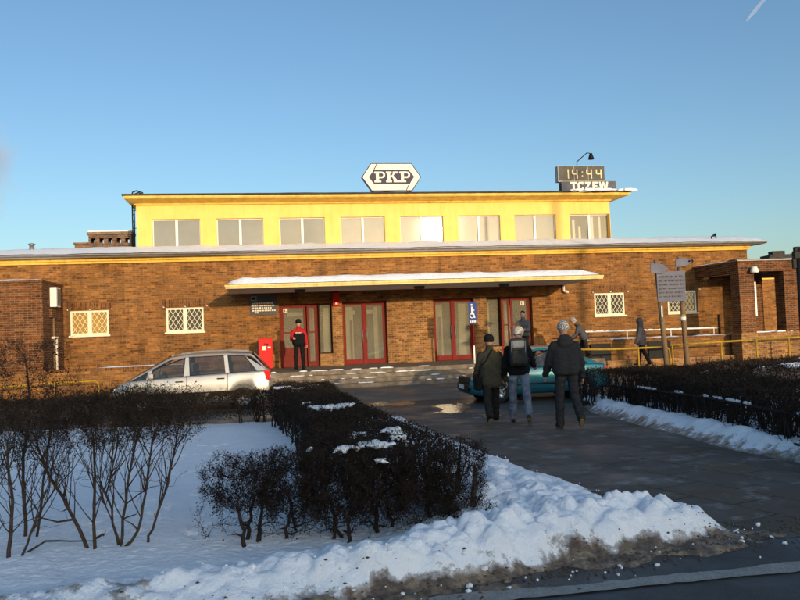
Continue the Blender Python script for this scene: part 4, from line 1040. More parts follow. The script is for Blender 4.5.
# ------------------------------------------------------------------ people
def plaid(name, a, c, s=26):
    m, nt, b = newmat(name)
    tc = N_(nt, 'ShaderNodeTexCoord'); out = []
    for ax in 'XZ':
        wv = N_(nt, 'ShaderNodeTexWave', bands_direction=ax); wv.inputs['Scale'].default_value = s/6.28*2; wv.inputs['Distortion'].default_value = .6; wv.inputs['Detail'].default_value = 1
        nt.links.new(tc.outputs['Object'], wv.inputs['Vector']); out.append(ramp(nt, wv.outputs['Fac'], [(.62, (0, 0, 0)), (.78, (.5, .5, .5))]))
    s_ = mixc(nt, 1, out[0], out[1], 'ADD')
    nt.links.new(mixc(nt, s_, a, c), b.inputs['Base Color']); b.inputs['Roughness'].default_value = .9
    return m
C_ = dict(skin=mat('skin', (.50, .27, .19), (.42, .21, .15), 20, .55), olive=mat('olive_coat', (.055, .051, .035), (.034, .032, .022), 12, .9),
    black=mat('black_cloth', (.011, .011, .012), (.006, .006, .007), 12, .9), char=mat('charcoal_trousers', (.036, .035, .036), (.02, .02, .021), 16, .9), dkchar=mat('dark_trousers', (.022, .021, .02), (.014, .013, .013), 16, .9),
    jean=mat('faded_jeans', (.21, .225, .27), (.075, .09, .125), 7, .9), redc=mat('red_jacket_cloth', (.42, .018, .022), (.33, .012, .016), 10, .8), grey=mat('grey_parka', (.085, .08, .085), (.055, .052, .056), 9, .9),
    cream=mat('cream_knit', (.62, .56, .44), (.25, .22, .18), 26, .95), shoe=mat('brown_boots', (.07, .045, .025), (.03, .02, .012), 18, .7), sole=mat('tan_soles', (.35, .27, .15), (.22, .17, .10), 14, .8),
    bag=mat('dark_backpack', (.06, .052, .046), (.03, .027, .025), 12, .85), bagl=mat('light_grey_pocket', (.30, .29, .28), (.2, .2, .2), 12, .8), hair=mat('dark_hair', (.02, .014, .01), None, 30, .7),
    plaid=plaid('plaid_jacket_cloth', (.005, .005, .006), (.034, .032, .03), 60), plaid2=plaid('grey_plaid_cloth', (.03, .03, .032), (.17, .16, .15), 60))
m, nt, b = newmat('patterned_knit'); C_['knit'] = m
tc = N_(nt, 'ShaderNodeTexCoord'); ck_ = N_(nt, 'ShaderNodeTexWave', bands_direction='Z'); ck_.inputs['Scale'].default_value = 5; ck_.inputs['Distortion'].default_value = 14; ck_.inputs['Detail Scale'].default_value = 6; ck_.inputs['Detail'].default_value = 1
nt.links.new(tc.outputs['Object'], ck_.inputs['Vector']); nt.links.new(ramp(nt, ck_.outputs['Fac'], [(.50, (.015, .015, .016)), (.60, (.55, .52, .48))]), b.inputs['Base Color']); b.inputs['Roughness'].default_value = .95

TMP = bpy.data.scenes.new('workbench')
def blob(name, shapes, voxel, m, parent=None, smooth=4, folds=0.0, seed=0):
    """one continuous surface from overlapping tapered limbs"""
    b = MB()
    for s in shapes:
        if s[0] == 'e': b.ball(s[1], 1, 16, s[2])
        elif s[0] == 'b': b.box(*s[1], bev=s[2])
        else:
            _, p, q, r1, r2 = s; p, q = V(p), V(q); d = q-p
            if d.length > 1e-4: b.tube([p, q], [r1, r2], 14)
            b.ball(p, r1, 14); b.ball(q, r2, 14)
    o = b.build(name, m, None, uv=False)
    md = o.modifiers.new('r', 'REMESH'); md.mode = 'VOXEL'; md.voxel_size = voxel; md.use_smooth_shade = True
    sm = o.modifiers.new('s', 'SMOOTH'); sm.factor = .5; sm.iterations = smooth
    col.objects.unlink(o); TMP.collection.objects.link(o)
    with bpy.context.temp_override(scene=TMP, view_layer=TMP.view_layers[0]):
        dg = bpy.context.evaluated_depsgraph_get(); dg.update(); me = bpy.data.meshes.new_from_object(o.evaluated_get(dg))
    TMP.collection.objects.unlink(o); col.objects.link(o); o.modifiers.clear(); o.data = me
    if not me.materials: me.materials.append(m)
    if folds:
        nn = [v.normal.copy() for v in me.vertices]; out = []
        for v, n_ in zip(me.vertices, nn):
            c = v.co; k = noise.noise(V((c.x*7+seed, c.y*7, c.z*22)))*.65+noise.noise(V((c.x*16, c.y*16+seed, c.z*16)))*.35
            out += list(c+n_*k*folds)
        me.vertices.foreach_set('co', out); me.update()
    me.polygons.foreach_set('use_smooth', [True]*len(me.polygons))
    if parent: o.parent = parent
    return o

def person(label, loc, rz, pose, top, legs, shoes, hat=None, long=0.0, h=1.76, hood=False, hatmat=None, pompom=False, puffy=.0, seat=False, toplow=None, group=None, earflap=False):
    K = h/1.76; g = lambda k, d=0.0: pose.get(k, d)
    lean = g('lean', .05); pel = V((0, 0, .93)); sp = V((0, math.sin(lean), math.cos(lean)))
    J = {}
    nb_ = pel+sp*.50; hd = lean+g('nod', .0); hv = V((g('tilt'), math.sin(hd), math.cos(hd))).normalized()
    head = nb_+hv*.200
    for s, n in ((1, 'R'), (-1, 'L')):
        hip = pel+V((.092*s, 0, -.01)); a = g('thigh'+n); k = g('knee'+n, .06); sw = g('splay', .03)*s
        kn = hip+V((sw, math.sin(a), -math.cos(a))).normalized()*.44; ak = kn+V((sw*.4, math.sin(a-k), -math.cos(a-k))).normalized()*.42
        fp = g('foot'+n, 0.0); fd = V((.12*s, math.cos(fp), math.sin(fp))).normalized(); fu = V((0, -math.sin(fp), math.cos(fp)))
        J['hip'+n], J['kn'+n], J['ak'+n], J['fd'+n], J['fu'+n] = hip, kn, ak, fd, fu
        tw = g('twist')*s
        sh = nb_-sp*.085+V((.178*s, tw, 0)); fa = g('arm'+n, .08); ab = g('abd'+n, .14); el = g('elb'+n, .25); inn = g('in'+n, .0)
        ua = V((math.sin(ab)*s, math.sin(fa), -math.cos(fa))).normalized(); e_ = sh+ua*.29
        fo = V((math.sin(ab)*s*.5-inn*s, math.sin(fa+el), -math.cos(fa+el))).normalized(); wr = e_+fo*.255
        J['sh'+n], J['el'+n], J['wr'+n], J['fo'+n] = sh, e_, wr, fo
    low = min(min((J['ak'+n]-J['fu'+n]*.085).z, (J['ak'+n]-J['fu'+n]*.085+J['fd'+n]*.17).z, (J['ak'+n]-J['fu'+n]*.085-J['fd'+n]*.06).z) for n in 'RL')
    if seat: low = pel.z-.20
    off = V((0, 0, -low))
    def T(p): return (p+off)*K
    sc_ = lambda L: [tuple([s[0]]+[T(x) if isinstance(x, V) else (tuple(c*K for c in x) if isinstance(x, tuple) else x*K) for x in s[1:]]) for s in L]
    chest = pel+sp*.32
    fw = V((0, math.cos(hd), -math.sin(hd)))
    B = [('c', pel+V((-.06, 0, 0)), chest+V((-.08, 0, 0)), .095, .10), ('c', pel+V((.06, 0, 0)), chest+V((.08, 0, 0)), .095, .10), ('c', J['shL'], J['shR'], .06, .06), ('c', chest, nb_, .10, .065), ('c', nb_-sp*.02, head-hv*.06, .056, .052),
         ('e', head+hv*.02-fw*.01, (.081, .101, .118)), ('e', head-hv*.055+fw*.025, (.060, .066, .062)), ('c', head+fw*.085+hv*.0, head+fw*.105-hv*.028, .010, .014), ('c', head+fw*.08+hv*.025+V((-.03, 0, 0)), head+fw*.08+hv*.025+V((.03, 0, 0)), .014, .014)]
    for s, n in ((1, 'R'), (-1, 'L')):
        B += [('c', J['hip'+n], J['kn'+n], .078, .052), ('c', J['kn'+n], J['ak'+n], .052, .036), ('c', J['ak'+n]-J['fu'+n]*.05-J['fd'+n]*.03, J['ak'+n]-J['fu'+n]*.055+J['fd'+n]*.14, .033, .026),
              ('c', J['sh'+n], J['el'+n], .052, .040), ('c', J['el'+n], J['wr'+n], .040, .027), ('e', head+V((.078*s, 0, 0))-fw*.01, (.012, .024, .032))]
        fo = J['fo'+n]; sx = V((0, 1, 0))-fo*fo.y
        sx = sx.normalized() if sx.length > .25 else V((-s, 0, 0)); nn = fo.cross(sx); nn = nn if nn.x*s < 0 else -nn
        if abs(fo.y) > .85: sx = V((-s, 0, 0)); nn = V((0, 0, -1)) 
        w0 = J['wr'+n]; B += [('c', w0+fo*.03-sx*.018, w0+fo*.085-sx*.024, .018, .016), ('c', w0+fo*.03+sx*.015, w0+fo*.09+sx*.024, .018, .016), ('c', w0+fo*.03, w0+fo*.09, .019, .016)]
        cl = g('curl', .6)
        for i, (o_, ln) in enumerate(((.033, .072), (.012, .080), (-.010, .075), (-.031, .060))):
            p0 = w0+fo*.09+sx*o_; d1 = (fo*math.cos(cl*.6)+nn*math.sin(cl*.6)); p1 = p0+d1*ln*.5; d2 = fo*math.cos(cl*1.6)+nn*math.sin(cl*1.6); p2 = p1+d2*ln*.5
            B += [('c', p0, p1, .0095, .0085), ('c', p1, p2, .0085, .007)]
        t0 = w0+fo*.035+sx*.03; t1 = t0+(fo*.6+sx*.7+nn*.3).normalized()*.035; t2 = t1+(fo*.95+nn*.35).normalized()*.03
        B += [('c', t0, t1, .012, .0105), ('c', t1, t2, .0105, .008)]
    body = blob('person', sc_(B), .0075, C_['skin'], None, 2)
    body.location = loc; body.rotation_euler.z = rz
    tag(body, label, 'person', group)
    # jacket
    p_ = puffy; hem = long
    T1 = [('c', pel+V((-.06, .0, .02-hem)), chest+V((-.075, 0, 0)), .132+p_+hem*.08, .118+p_), ('c', pel+V((.06, 0, .02-hem)), chest+V((.075, 0, 0)), .132+p_+hem*.08, .118+p_), ('c', chest, nb_-sp*.04, .12+p_, .08), ('c', J['shL']+V((.03, 0, -.015)), nb_-sp*.03, .070+p_*.5, .085+p_*.4), ('c', J['shR']+V((-.03, 0, -.015)), nb_-sp*.03, .070+p_*.5, .085+p_*.4), ('c', nb_-sp*.03, nb_+hv*.055, .098, .082)]
    for n in 'RL': T1 += [('c', J['sh'+n], J['el'+n], .070+p_*.5, .060+p_*.45), ('c', J['el'+n], J['el'+n]+(J['wr'+n]-J['el'+n])*.97, .060+p_*.45, .045+p_*.3)]
    if hood: T1 += [('e', head-fw*.02+hv*.015, (.115, .125, .145)), ('c', nb_, head-hv*.05-fw*.03, .10, .10)]
    elif g('hoodback'): T1 += [('e', nb_-fw*.10+hv*.01, (.135, .085, .10)), ('c', nb_-fw*.11-sp*.06+V((-.05, 0, 0)), nb_-fw*.11-sp*.06+V((.05, 0, 0)), .07, .07)]
    j = blob('jacket', sc_(T1), .014, C_[top], body, 3, .018, loc[0])
    # a flat, clean hem
    zc = T(pel+V((0, 0, -.05-hem))).z
    for v in j.data.vertices:
        if v.co.z < zc and abs(v.co.x) < .25*K and not any((v.co-T(J['wr'+n])).length < .11 for n in 'RL'): v.co.z = zc-.006*K+.15*(v.co.z-zc)
    if toplow:
        q = [('c', pel+V((-.07, 0, .03)), pel+V((-.08, .0, .25)), .152+p_, .150+p_), ('c', pel+V((.07, 0, .03)), pel+V((.08, 0, .25)), .152+p_, .150+p_)]
        blob('jacket_panel', sc_(q), .014, C_[toplow], body, 3, .008)
        st_ = [('c', chest+V((-.09, .142+p_, .04)), chest+V((.09, .142+p_, .04)), .022, .022)]; blob('chest_band', sc_(st_), .01, C_['cream'], body, 1)
    L1 = [('c', pel+V((-.07, 0, .02)), pel+V((.07, 0, .02)), .110, .110)]
    for n in 'RL': L1 += [('c', J['hip'+n], J['kn'+n], .098, .076), ('c', J['kn'+n], J['ak'+n]+(J['kn'+n]-J['ak'+n])*.03, .078, .070), ('c', J['ak'+n]+(J['kn'+n]-J['ak'+n])*.08, J['ak'+n]-J['fu'+n]*.02, .072, .070)]
    blob('trousers', sc_(L1), .013, C_[legs], body, 3, .016, loc[1])
    for n in 'RL':
        a_, fd, fu = J['ak'+n], J['fd'+n], J['fu'+n]
        S1 = [('c', a_-fu*.045-fd*.045, a_-fu*.05+fd*.145, .044, .038), ('c', a_+fu*.02, a_-fu*.04, .048, .046), ('c', a_-fu*.06-fd*.05, a_-fu*.066+fd*.16, .026, .022)]
        so_ = blob('shoe', sc_(S1), .011, C_[shoes], body, 2)
        S2 = [('c', a_-fu*.078-fd*.055, a_-fu*.078+fd*.16, .012, .012), ('c', a_-fu*.078-fd*.05-V((.02, 0, 0)), a_-fu*.078+fd*.15-V((.025, 0, 0)), .012, .012), ('c', a_-fu*.078-fd*.05+V((.02, 0, 0)), a_-fu*.078+fd*.15+V((.025, 0, 0)), .012, .012)]
        blob('sole', sc_(S2), .008, C_['sole'], so_, 1)
    if hat:
        H1 = [('e', head+hv*.055-fw*.012, (.104, .122, .102)), ('e', head+hv*.018-fw*.014, (.106, .124, .055))]
        if hat == 'peak': H1 += [('e', head+hv*.09-fw*.02, (.08, .09, .075)), ('c', head+hv*.13-fw*.03, head+hv*.15-fw*.035, .04, .024)]
        if pompom: H1 += [('e', head+hv*.175-fw*.03, (.04, .04, .04))]
        if earflap: H1 += [('c', head+V((.085, 0, .0)), head+V((.085, 0, 0))-hv*.075, .028, .02), ('c', head+V((-.085, 0, .0)), head+V((-.085, 0, 0))-hv*.075, .028, .02), ('c', head+fw*.10+hv*.06, head+fw*.13+hv*.05, .04, .03)]
        blob('hat', sc_(H1), .009, C_[hatmat or 'black'], body, 3, .004)
    elif not hood:
        blob('hair', sc_([('e', head+hv*.045-fw*.022, (.083, .098, .098))]), .009, C_['hair'], body, 2)
    b = MB()
    for s in (1, -1): b.ball(T(head+fw*.086+hv*.012+V((.028*s, 0, 0))), .009*K, 8)
    b.build('eyes', C_['hair'], body)
    b = MB(); b.ball(T(head+fw*.089-hv*.062), .016*K, 8, (1.3, .4, .3)); b.build('mouth', M['red_dark'], body)
    body['neck_'] = list(T(nb_)); body['sp_'] = list(sp)
    return body, T, J, dict(pel=pel, chest=chest, nb=nb_, sp=sp)

away = lambda px: 0.0
p1, T1_, J1, E1 = person('person in a dark olive coat and black woollen hat walking with a shoulder bag', (1.66, 14.75, gz(1.66, 14.75)+.005), R(4), dict(lean=.06, thighR=.36, kneeR=.10, footR=.12, thighL=-.30, kneeL=.34, footL=-.6, armR=-.30, elbR=.35, armL=.22, elbL=.40, abdL=.26, abdR=.30, splay=.05), 'olive', 'dkchar', 'black', 'beanie', long=.16, h=1.66, puffy=.02)
p2, T2_, J2, E2 = person('person in faded jeans and cream knit hat wearing a big backpack', (2.17, 14.6, gz(2.17, 14.6)+.005), R(-6), dict(lean=.07, thighR=-.34, kneeR=.22, footR=-.5, thighL=.16, kneeL=.04, footL=.05, armR=.30, elbR=1.0, armL=-.1, elbL=.5, abdR=.34, abdL=.26, tilt=.1, splay=.07), 'black', 'jean', 'shoe', 'beanie', h=1.76, hatmat='cream', puffy=.015, pompom=False)
p3, T3_, J3, E3 = person('person in a black plaid jacket and patterned knit hat, walking nearest the camera', (2.77, 13.25, gz(2.77, 13.25)+.005), R(2), dict(lean=.10, thighL=.05, kneeL=.02, footL=.0, thighR=-.14, kneeR=.62, footR=-.78, armR=-.1, elbR=.40, armL=.22, elbL=.40, abdR=.30, abdL=.30, hoodback=1, splay=.06), 'plaid', 'char', 'shoe', 'peak', h=1.77, hatmat='knit', puffy=.04)
p4, *_ = person('person in a red and black jacket and dark cap by the left door', (-3.50, 26.6, FZ+.004), R(184), dict(lean=.0, thighR=.02, thighL=-.02, kneeR=.03, kneeL=.03, splay=.07, armR=.35, elbR=1.35, inR=.45, armL=.15, elbL=.5, abdL=.25, abdR=.25, nod=.18, curl=1.1), 'redc', 'black', 'black', 'cap', h=1.72, hatmat='black', toplow='black', puffy=.02)
p5, *_ = person('person in a grey checked jacket standing before the right red door', (4.30, 27.3, FZ+.004), R(150), dict(lean=.04, armR=.5, elbR=1.3, inR=.3, armL=.4, elbL=1.2, inL=.4, nod=.15), 'plaid2', 'dkchar', 'black', None, h=1.74, puffy=.02)
p6, *_ = person('person bending forward on the ramp in a patterned knit hat and grey coat', (6.66, 28.4, .30), R(78), dict(lean=.48, thighR=.30, kneeR=.25, thighL=-.15, kneeL=.25, footL=-.3, armR=.25, elbR=.5, armL=.35, elbL=.6, nod=.25), 'grey', 'dkchar', 'black', 'peak', h=1.72, hatmat='knit', puffy=.02, long=.05)
p7, *_ = person('person in a grey hooded parka walking along the ramp behind the yellow railing', (8.62, 28.0, .12), R(62), dict(lean=.05, thighR=.25, kneeR=.1, thighL=-.2, kneeL=.25, footL=-.35, armR=-.1, elbR=.3, armL=.15, elbL=.3, nod=.08), 'grey', 'dkchar', 'black', None, h=1.70, hood=True, puffy=.03, long=.12)
def in_car(car_, x, y, label, hatm, top):
    p = car_.matrix_basis @ V((x, y, .36))
    sit = dict(lean=-.12, thighR=1.35, kneeR=1.0, thighL=1.35, kneeL=1.0, armR=.75, elbR=.65, armL=.75, elbL=.65, nod=.15, abdR=.08, abdL=.08)
    return person(label, p, car_.rotation_euler.z-R(90), sit, top, 'dkchar', 'black', None, h=1.62, seat=True)
bpy.context.view_layer.update()
in_car(silver_car, .22, .36, 'driver seated behind the wheel of the silver people carrier', None, 'black')
in_car(green_car, -.08, .33, 'driver seated inside the teal green hatchback', None, 'grey')

# what the walkers carry
bp = thing('backpack', 'dark backpack with a light grey top pocket on the back of the person in jeans', 'backpack', p2.location, p2.rotation_euler.z)
c = T2_(E2['chest'])+V((0, -.20, .06)); tl = Matrix.Translation(c) @ Matrix.Rotation(-.07, 4, 'X')
b = MB(); b.box(-.16, .16, -.13, .07, -.27, .25, .07, tl); b.build('pack', C_['bag'], bp)
b = MB(); b.box(-.125, .125, -.185, -.10, -.24, .02, .05, tl); b.build('front_pocket', C_['bag'], bp)
b = MB(); b.box(-.11, .11, -.165, -.11, .06, .20, .03, tl); b.build('top_pocket', C_['bagl'], bp)
b = MB()
for s in (1, -1):
    b.tube([tl @ V(q) for q in ((s*.10, .06, -.22), (s*.17, .17, -.12), (s*.16, .27, .05), (s*.13, .23, .20), (s*.09, .08, .25))], .022, 6)
    b.tube([tl @ V(q) for q in ((s*.12, -.13, -.2), (s*.125, -.135, .18))], .008, 5)
b.tube([tl @ V(q) for q in ((-.04, .02, .25), (-.03, .02, .29), (.03, .02, .29), (.04, .02, .25))], .01, 5)
b.build('strap', C_['bagl'], bp)
sb = thing('shoulder_bag', 'dark shoulder bag hanging at the left side of the person in the olive coat', 'bag', p1.location, p1.rotation_euler.z)
c = T1_(E1['pel'])+V((-.25, .03, -.12)); tl = Matrix.Translation(c)
b = MB(); b.box(-.06, .06, -.17, .17, -.14, .12, .04, tl); b.box(-.07, .065, -.172, .172, .02, .13, .03, tl); b.build('bag_body', C_['black'], sb)
q = T1_(E1['nb']); b = MB(); b.tube([c+V((0, -.15, .12)), c+V((.02, -.16, .30)), q+V((-.10, -.14, -.18)), q+V((.02, -.10, .02)), q+V((.10, .02, .0)), q+V((.02, .15, -.15)), c+V((.02, .17, .3)), c+V((0, .15, .12))], .013, 6); b.build('strap', C_['black'], sb)

# ------------------------------------------------------------------ hedges and shrubs
rnd = random.Random(11)
def leafquads(b, pts, s0, s1, sliver=.35):
    for p in pts:
        a = V((rnd.gauss(0, 1), rnd.gauss(0, 1), rnd.gauss(0, 1))).normalized(); c = a.orthogonal().normalized(); c = (c*math.cos(rnd.random()*6.3)+a.cross(c)*math.sin(rnd.random()*6.3))
        s = rnd.uniform(s0, s1); p = V(p)
        if rnd.random() < sliver:
            a.z = abs(a.z)*.8+.2; d = a*s*2.6; c = c*s*.10; b.face([p-c, p+c, p+d+c*.4, p+d-c*.4])
        else:
            d = a*s; c = c*s*.55; b.face([p, p+d*.5+c, p+d, p+d*.5-c])
def grow(b, base, targets, r_tip, r_base, bend=.12):
    """branches from an existing skeleton (list of [pos, radius]) out to the targets"""
    nodes = list(base); tips = []
    for t in sorted(targets, key=lambda q: (q-nodes[0][0]).length):
        best = None; bd = 1e9
        for n_, r_ in nodes:
            d = (t-n_).length*(1+.9*max(0, n_.z-t.z+.02)/.2)
            if d < bd: bd = d; best = (n_, r_)
        p, r_ = best; L = (t-p).length
        if L < .01: continue
        k = 2 if L < .12 else 3; pts = [p]
        for i in range(1, k+1): pts.append(p.lerp(t, i/k)+V((rnd.gauss(0, 1), rnd.gauss(0, 1), rnd.gauss(0, 1)+.4*math.sin(math.pi*i/k)))*bend*L*(.6 if i < k else .2))
        r0 = min(r_*.75, r_base); rs = [max(r_tip, r0+(r_tip-r0)*i/k) for i in range(k+1)]
        b.tube(pts, rs, 4 if r0 > .006 else 3, False)
        for q, r2 in zip(pts[1:], rs[1:]): nodes.append((q, r2))
        tips.append(pts[-1])
    return nodes
def stemline(b, pts, r0, r1, n=6):
    out = []; P = [V(p) for p in pts]; fine = []
    for i in range(len(P)-1):
        for k in range(4): fine.append(P[i].lerp(P[i+1], k/4)+V((rnd.gauss(0, .006), rnd.gauss(0, .006), 0)))
    fine.append(P[-1]); rs = [r0+(r1-r0)*i/(len(fine)-1) for i in range(len(fine))]
    b.tube(fine, rs, n, True); return list(zip(fine, rs))

def front_shrub(label, x, y, w, d, z0, z1, nst, group, dens=1.0):
    g0 = gz(x, y)
    root = thing('hedge_shrub', label, 'shrub', (x, y, g0), 0, group); b = MB(); skel = []
    for k in range(nst):
        bx = rnd.uniform(-.16, .16)*w/.4; by = rnd.uniform(-.18, .18); tx, ty = bx+rnd.uniform(-.08, .08), by+rnd.uniform(-.08, .08)
        skel += stemline(b, [(bx, by, .0), (bx*.9+rnd.uniform(-.03, .03), by, z0*.5), (tx, ty, z0+.08)], rnd.uniform(.014, .027), .010)
    T = []
    for k in range(int(430*dens)):
        T.append(V((rnd.uniform(-w, w), rnd.uniform(-d, d), rnd.uniform(z0, z1-.03))))
    for k in range(int(80*dens)): T.append(V((rnd.uniform(-w*1.2, w*1.2), rnd.uniform(-d, d), rnd.uniform(.12, z0))))
    nodes = grow(b, skel, T, .0022, .011); b.build('branches', M['bark'], root, uv=False, fix=False)
    b = MB(); pts = []
    for k in range(int(17000*dens)):
        n_, r_ = nodes[rnd.randrange(len(nodes))]
        if n_.z < z0*.85 and rnd.random() < .8: continue
        if r_ > .012: continue
        q = n_+V((rnd.gauss(0, .022), rnd.gauss(0, .022), rnd.gauss(0, .02))); 
        if q.z > z1+.05+.05*rnd.random(): q.z = z1-rnd.random()*.05
        pts.append(q)
    leafquads(b, pts, .008, .018, .75); b.build('twigs', M['leaf'], root, uv=False, fix=False)
    return root
def snow_lumps(parent, spots):
    spots = [(x, y, z, r_*.85) for x, y, z, r_ in spots]
    for x, y, z, rx in spots:
        L = []
        for k in range(26):
            a = rnd.random()*6.3; d = rnd.random()**.5*rx*1.0; q = rx*rnd.uniform(.09, .28)
            L.append(('e', V((x+d*math.cos(a), y+d*math.sin(a)*.8, z+rnd.uniform(-.06, -.01))), (q, q*.9, q*rnd.uniform(.3, .55))))
        L.append(('e', V((x, y, z-.03)), (rx*.7, rx*.5, rx*.16)))
        tw = MB(); leafquads(tw, [(x+rnd.gauss(0, rx*.6), y+rnd.gauss(0, rx*.5), z+rnd.uniform(-.04, .03)) for _ in range(int(900*rx))], .012, .028, .8); tag(tw.build('twigs', M['leaf'], parent, uv=False, fix=False), kind='stuff')
        o = blob('snow', L, max(.012, rx*.08), M['snow'], parent, 1, .02*rx/.15, x)
spec = [(-1.30, 6.40, .34, .28, .32, .74, 3, 'leftmost clipped shrub of the front hedge, with a thick dark trunk and splayed lower twigs'),
        (-.92, 6.40, .29, .30, .26, .78, 2, 'clipped shrub of the front hedge standing second from its left end'),
        (-.56, 6.35, .29, .32, .24, .80, 3, 'clipped shrub of the front hedge with snow on its crown, left of the middle'),
        (-.20, 6.40, .29, .32, .24, .80, 3, 'clipped shrub of the front hedge with the biggest snow cap, near its middle'),
        (.14, 6.50, .28, .32, .22, .78, 2, 'clipped shrub of the front hedge standing second from its right end'),
        (.42, 6.75, .26, .34, .18, .76, 2, 'rightmost clipped shrub of the front hedge beside a slanting stake')]
FR = []
for x, y, w_, d_, a, c, n_, lb in spec: FR.append(front_shrub(lb, x, y, w_, d_, a, c, n_, 'shrubs of the front hedge'))
snow_lumps(FR[2], [(.05, -.02, .80, .10), (.2, .25, .80, .07)]); snow_lumps(FR[3], [(-.02, -.05, .82, .15), (-.2, -.02, .80, .08), (.0, -.22, .72, .07)])
snow_lumps(FR[4], [(-.2, .55, .78, .09)]); snow_lumps(FR[1], [(.12, .2, .77, .05)])
tg = thing('wooden_stake', 'slanting wooden stake leaning through the right end of the front hedge', 'stake', (.40, 6.62, 0))
b = MB(); b.tube([(.10, -.1, .02), (.17, .02, .36), (.19, .04, .52)], [.024, .022, .018], 8); b.tube([(.05, -.05, .16), (-.20, .1, .27), (-.42, .2, .36)], [.022, .02, .014], 7); b.build('stick', M['barkbrown'], tg)

def poly_in(P, x, y):
    c = False; j = len(P)-1
    for i in range(len(P)):
        if (P[i][1] > y) != (P[j][1] > y) and x < (P[j][0]-P[i][0])*(y-P[i][1])/(P[j][1]-P[i][1])+P[i][0]: c = not c
        j = i
    return c
def edge_dist(P, x, y):
    m_ = 9
    for i in range(len(P)):
        a = V((*P[i], 0)); c = V((*P[i-1], 0)); p = V((x, y, 0)); t = max(0, min(1, (p-a).dot(c-a)/max(1e-9, (c-a).length_squared))); m_ = min(m_, (p-a-(c-a)*t).length)
    return m_
def mass_hedge(label, P, z0, z1, n, s0, s1, m, stems=.3, snow=(), group=None):
    cx, cy = sum(p[0] for p in P)/len(P), sum(p[1] for p in P)/len(P)
    root = thing('hedge', label, 'hedge', (cx, cy, gz(cx, cy)), 0, group)
    xs = [p[0] for p in P]; ys_ = [p[1] for p in P]; pts = []
    b2 = MB()
    while len(pts) < n:
        x, y = rnd.uniform(min(xs), max(xs)), rnd.uniform(min(ys_), max(ys_))
        if not poly_in(P, x, y): continue
        e = edge_dist(P, x, y)
        top = z1+.06*noise.noise(V((x*1.3, y*1.3, 3)))+.05*noise.noise(V((x*5, y*5, 8)))-.10*max(0, 1-e/.12)
        bot = z0+.10*noise.noise(V((x*2, y*2, 5)))
        if rnd.random() < .5: z = top-abs(rnd.gauss(0, .05))
        elif e > .35 and rnd.random() < .7: continue
        else: z = bot+(top-bot)*rnd.random()
        g = noise.noise(V((x*3.2, y*3.2, z*3.2)))
        if g < -.28 and rnd.random() < .7: continue
        if rnd.random() < .04: z += rnd.random()*.09
        x += rnd.gauss(0, .03); y += rnd.gauss(0, .03)
        pts.append((x-cx, y-cy, z))
    b = MB(); leafquads(b, pts, s0, s1, .35); b.build('foliage', m, root, uv=False, fix=False)
    b = MB(); ar = (max(xs)-min(xs))*(max(ys_)-min(ys_)); k = 0; want = int(ar/stems)
    for _ in range(want*6):
        x, y = rnd.uniform(min(xs), max(xs)), rnd.uniform(min(ys_), max(ys_))
        if not poly_in(P, x, y) : continue
        k += 1
        if k > want: break
        x -= cx; y -= cy
        b.tube([(x, y, -.05), (x+rnd.uniform(-.05, .05), y+rnd.uniform(-.05, .05), z0*.6), (x+rnd.uniform(-.15, .15), y+rnd.uniform(-.15, .15), z1-.1)], [.018, .014, .006], 4, False)
        for q in range(3):
            zz = rnd.uniform(.1, z0+.1); b.tube([(x, y, zz), (x+rnd.uniform(-.2, .2), y+rnd.uniform(-.2, .2), zz+rnd.uniform(.1, .35))], [.008, .003], 3, False)
    tag(b.build('stems', M['bark'], root, uv=False, fix=False), kind='stuff')
    if snow: snow_lumps(root, [(x-cx, y-cy, z, r) for x, y, z, r in snow])
    return root
mass_hedge('long clipped hedge running back along the left edge of the path, patched with snow', [(-.95, 7.1), (.52, 7.1), (.15, 8.1), (-.45, 10.6), (-1.15, 14), (-1.45, 16.1), (-2.75, 16.1), (-2.55, 15), (-1.75, 12), (-1.25, 9.5)], .14, .74, 85000, .012, .026, M['leaf'], .16,
           [(-2.2, 14.5, .76, .22), (-1.9, 14.0, .76, .16), (-1.07, 10.2, .77, .26), (-.8, 10.5, .77, .2), (-1.35, 11.0, .76, .12), (-.15, 7.6, .77, .16), (-.45, 7.5, .76, .10), (-1.7, 15.2, .74, .2)])
mass_hedge('low brown hedge across the back of the snow bed, in front of the silver car', [(-10.5, 15.7), (-2.78, 16.12), (-2.78, 17.1), (-10.5, 16.8)], .16, .68, 56000, .016, .034, M['leafbrown'], .22)
mass_hedge('dense dark hedge behind the low fence on the right of the path', [(3.75, 17.9), (3.95, 17.1), (4.70, 16.4), (4.66, 12.5), (4.78, 7.0), (6.4, 7.0), (6.4, 12.5), (6.6, 17.9)], .10, .74, 84000, .016, .034, M['leaf'], .06,
           [(5.9, 13.6, .72, .14), (5.6, 11, .73, .1), (6.1, 15.8, .72, .16), (5.3, 15.2, .68, .09), (5.25, 14, .68, .08), (5.3, 10.2, .68, .1), (6.0, 10, .72, .12)])
mass_hedge('far dark hedge at the right below the portico', [(6.75, 17.0), (7.2, 16.0), (12, 16.6), (16, 17.8), (16, 20.5), (12, 19.9), (6.9, 18.6)], .2, .86, 36000, .028, .055, M['leafbrown'], .5,
           [(8.2, 16.6, .86, .35), (7.6, 16.5, .84, .2), (9.5, 18.6, .88, .2), (12, 18.5, .88, .3), (7.4, 18.2, .86, .2), (10.5, 17, .86, .15)])
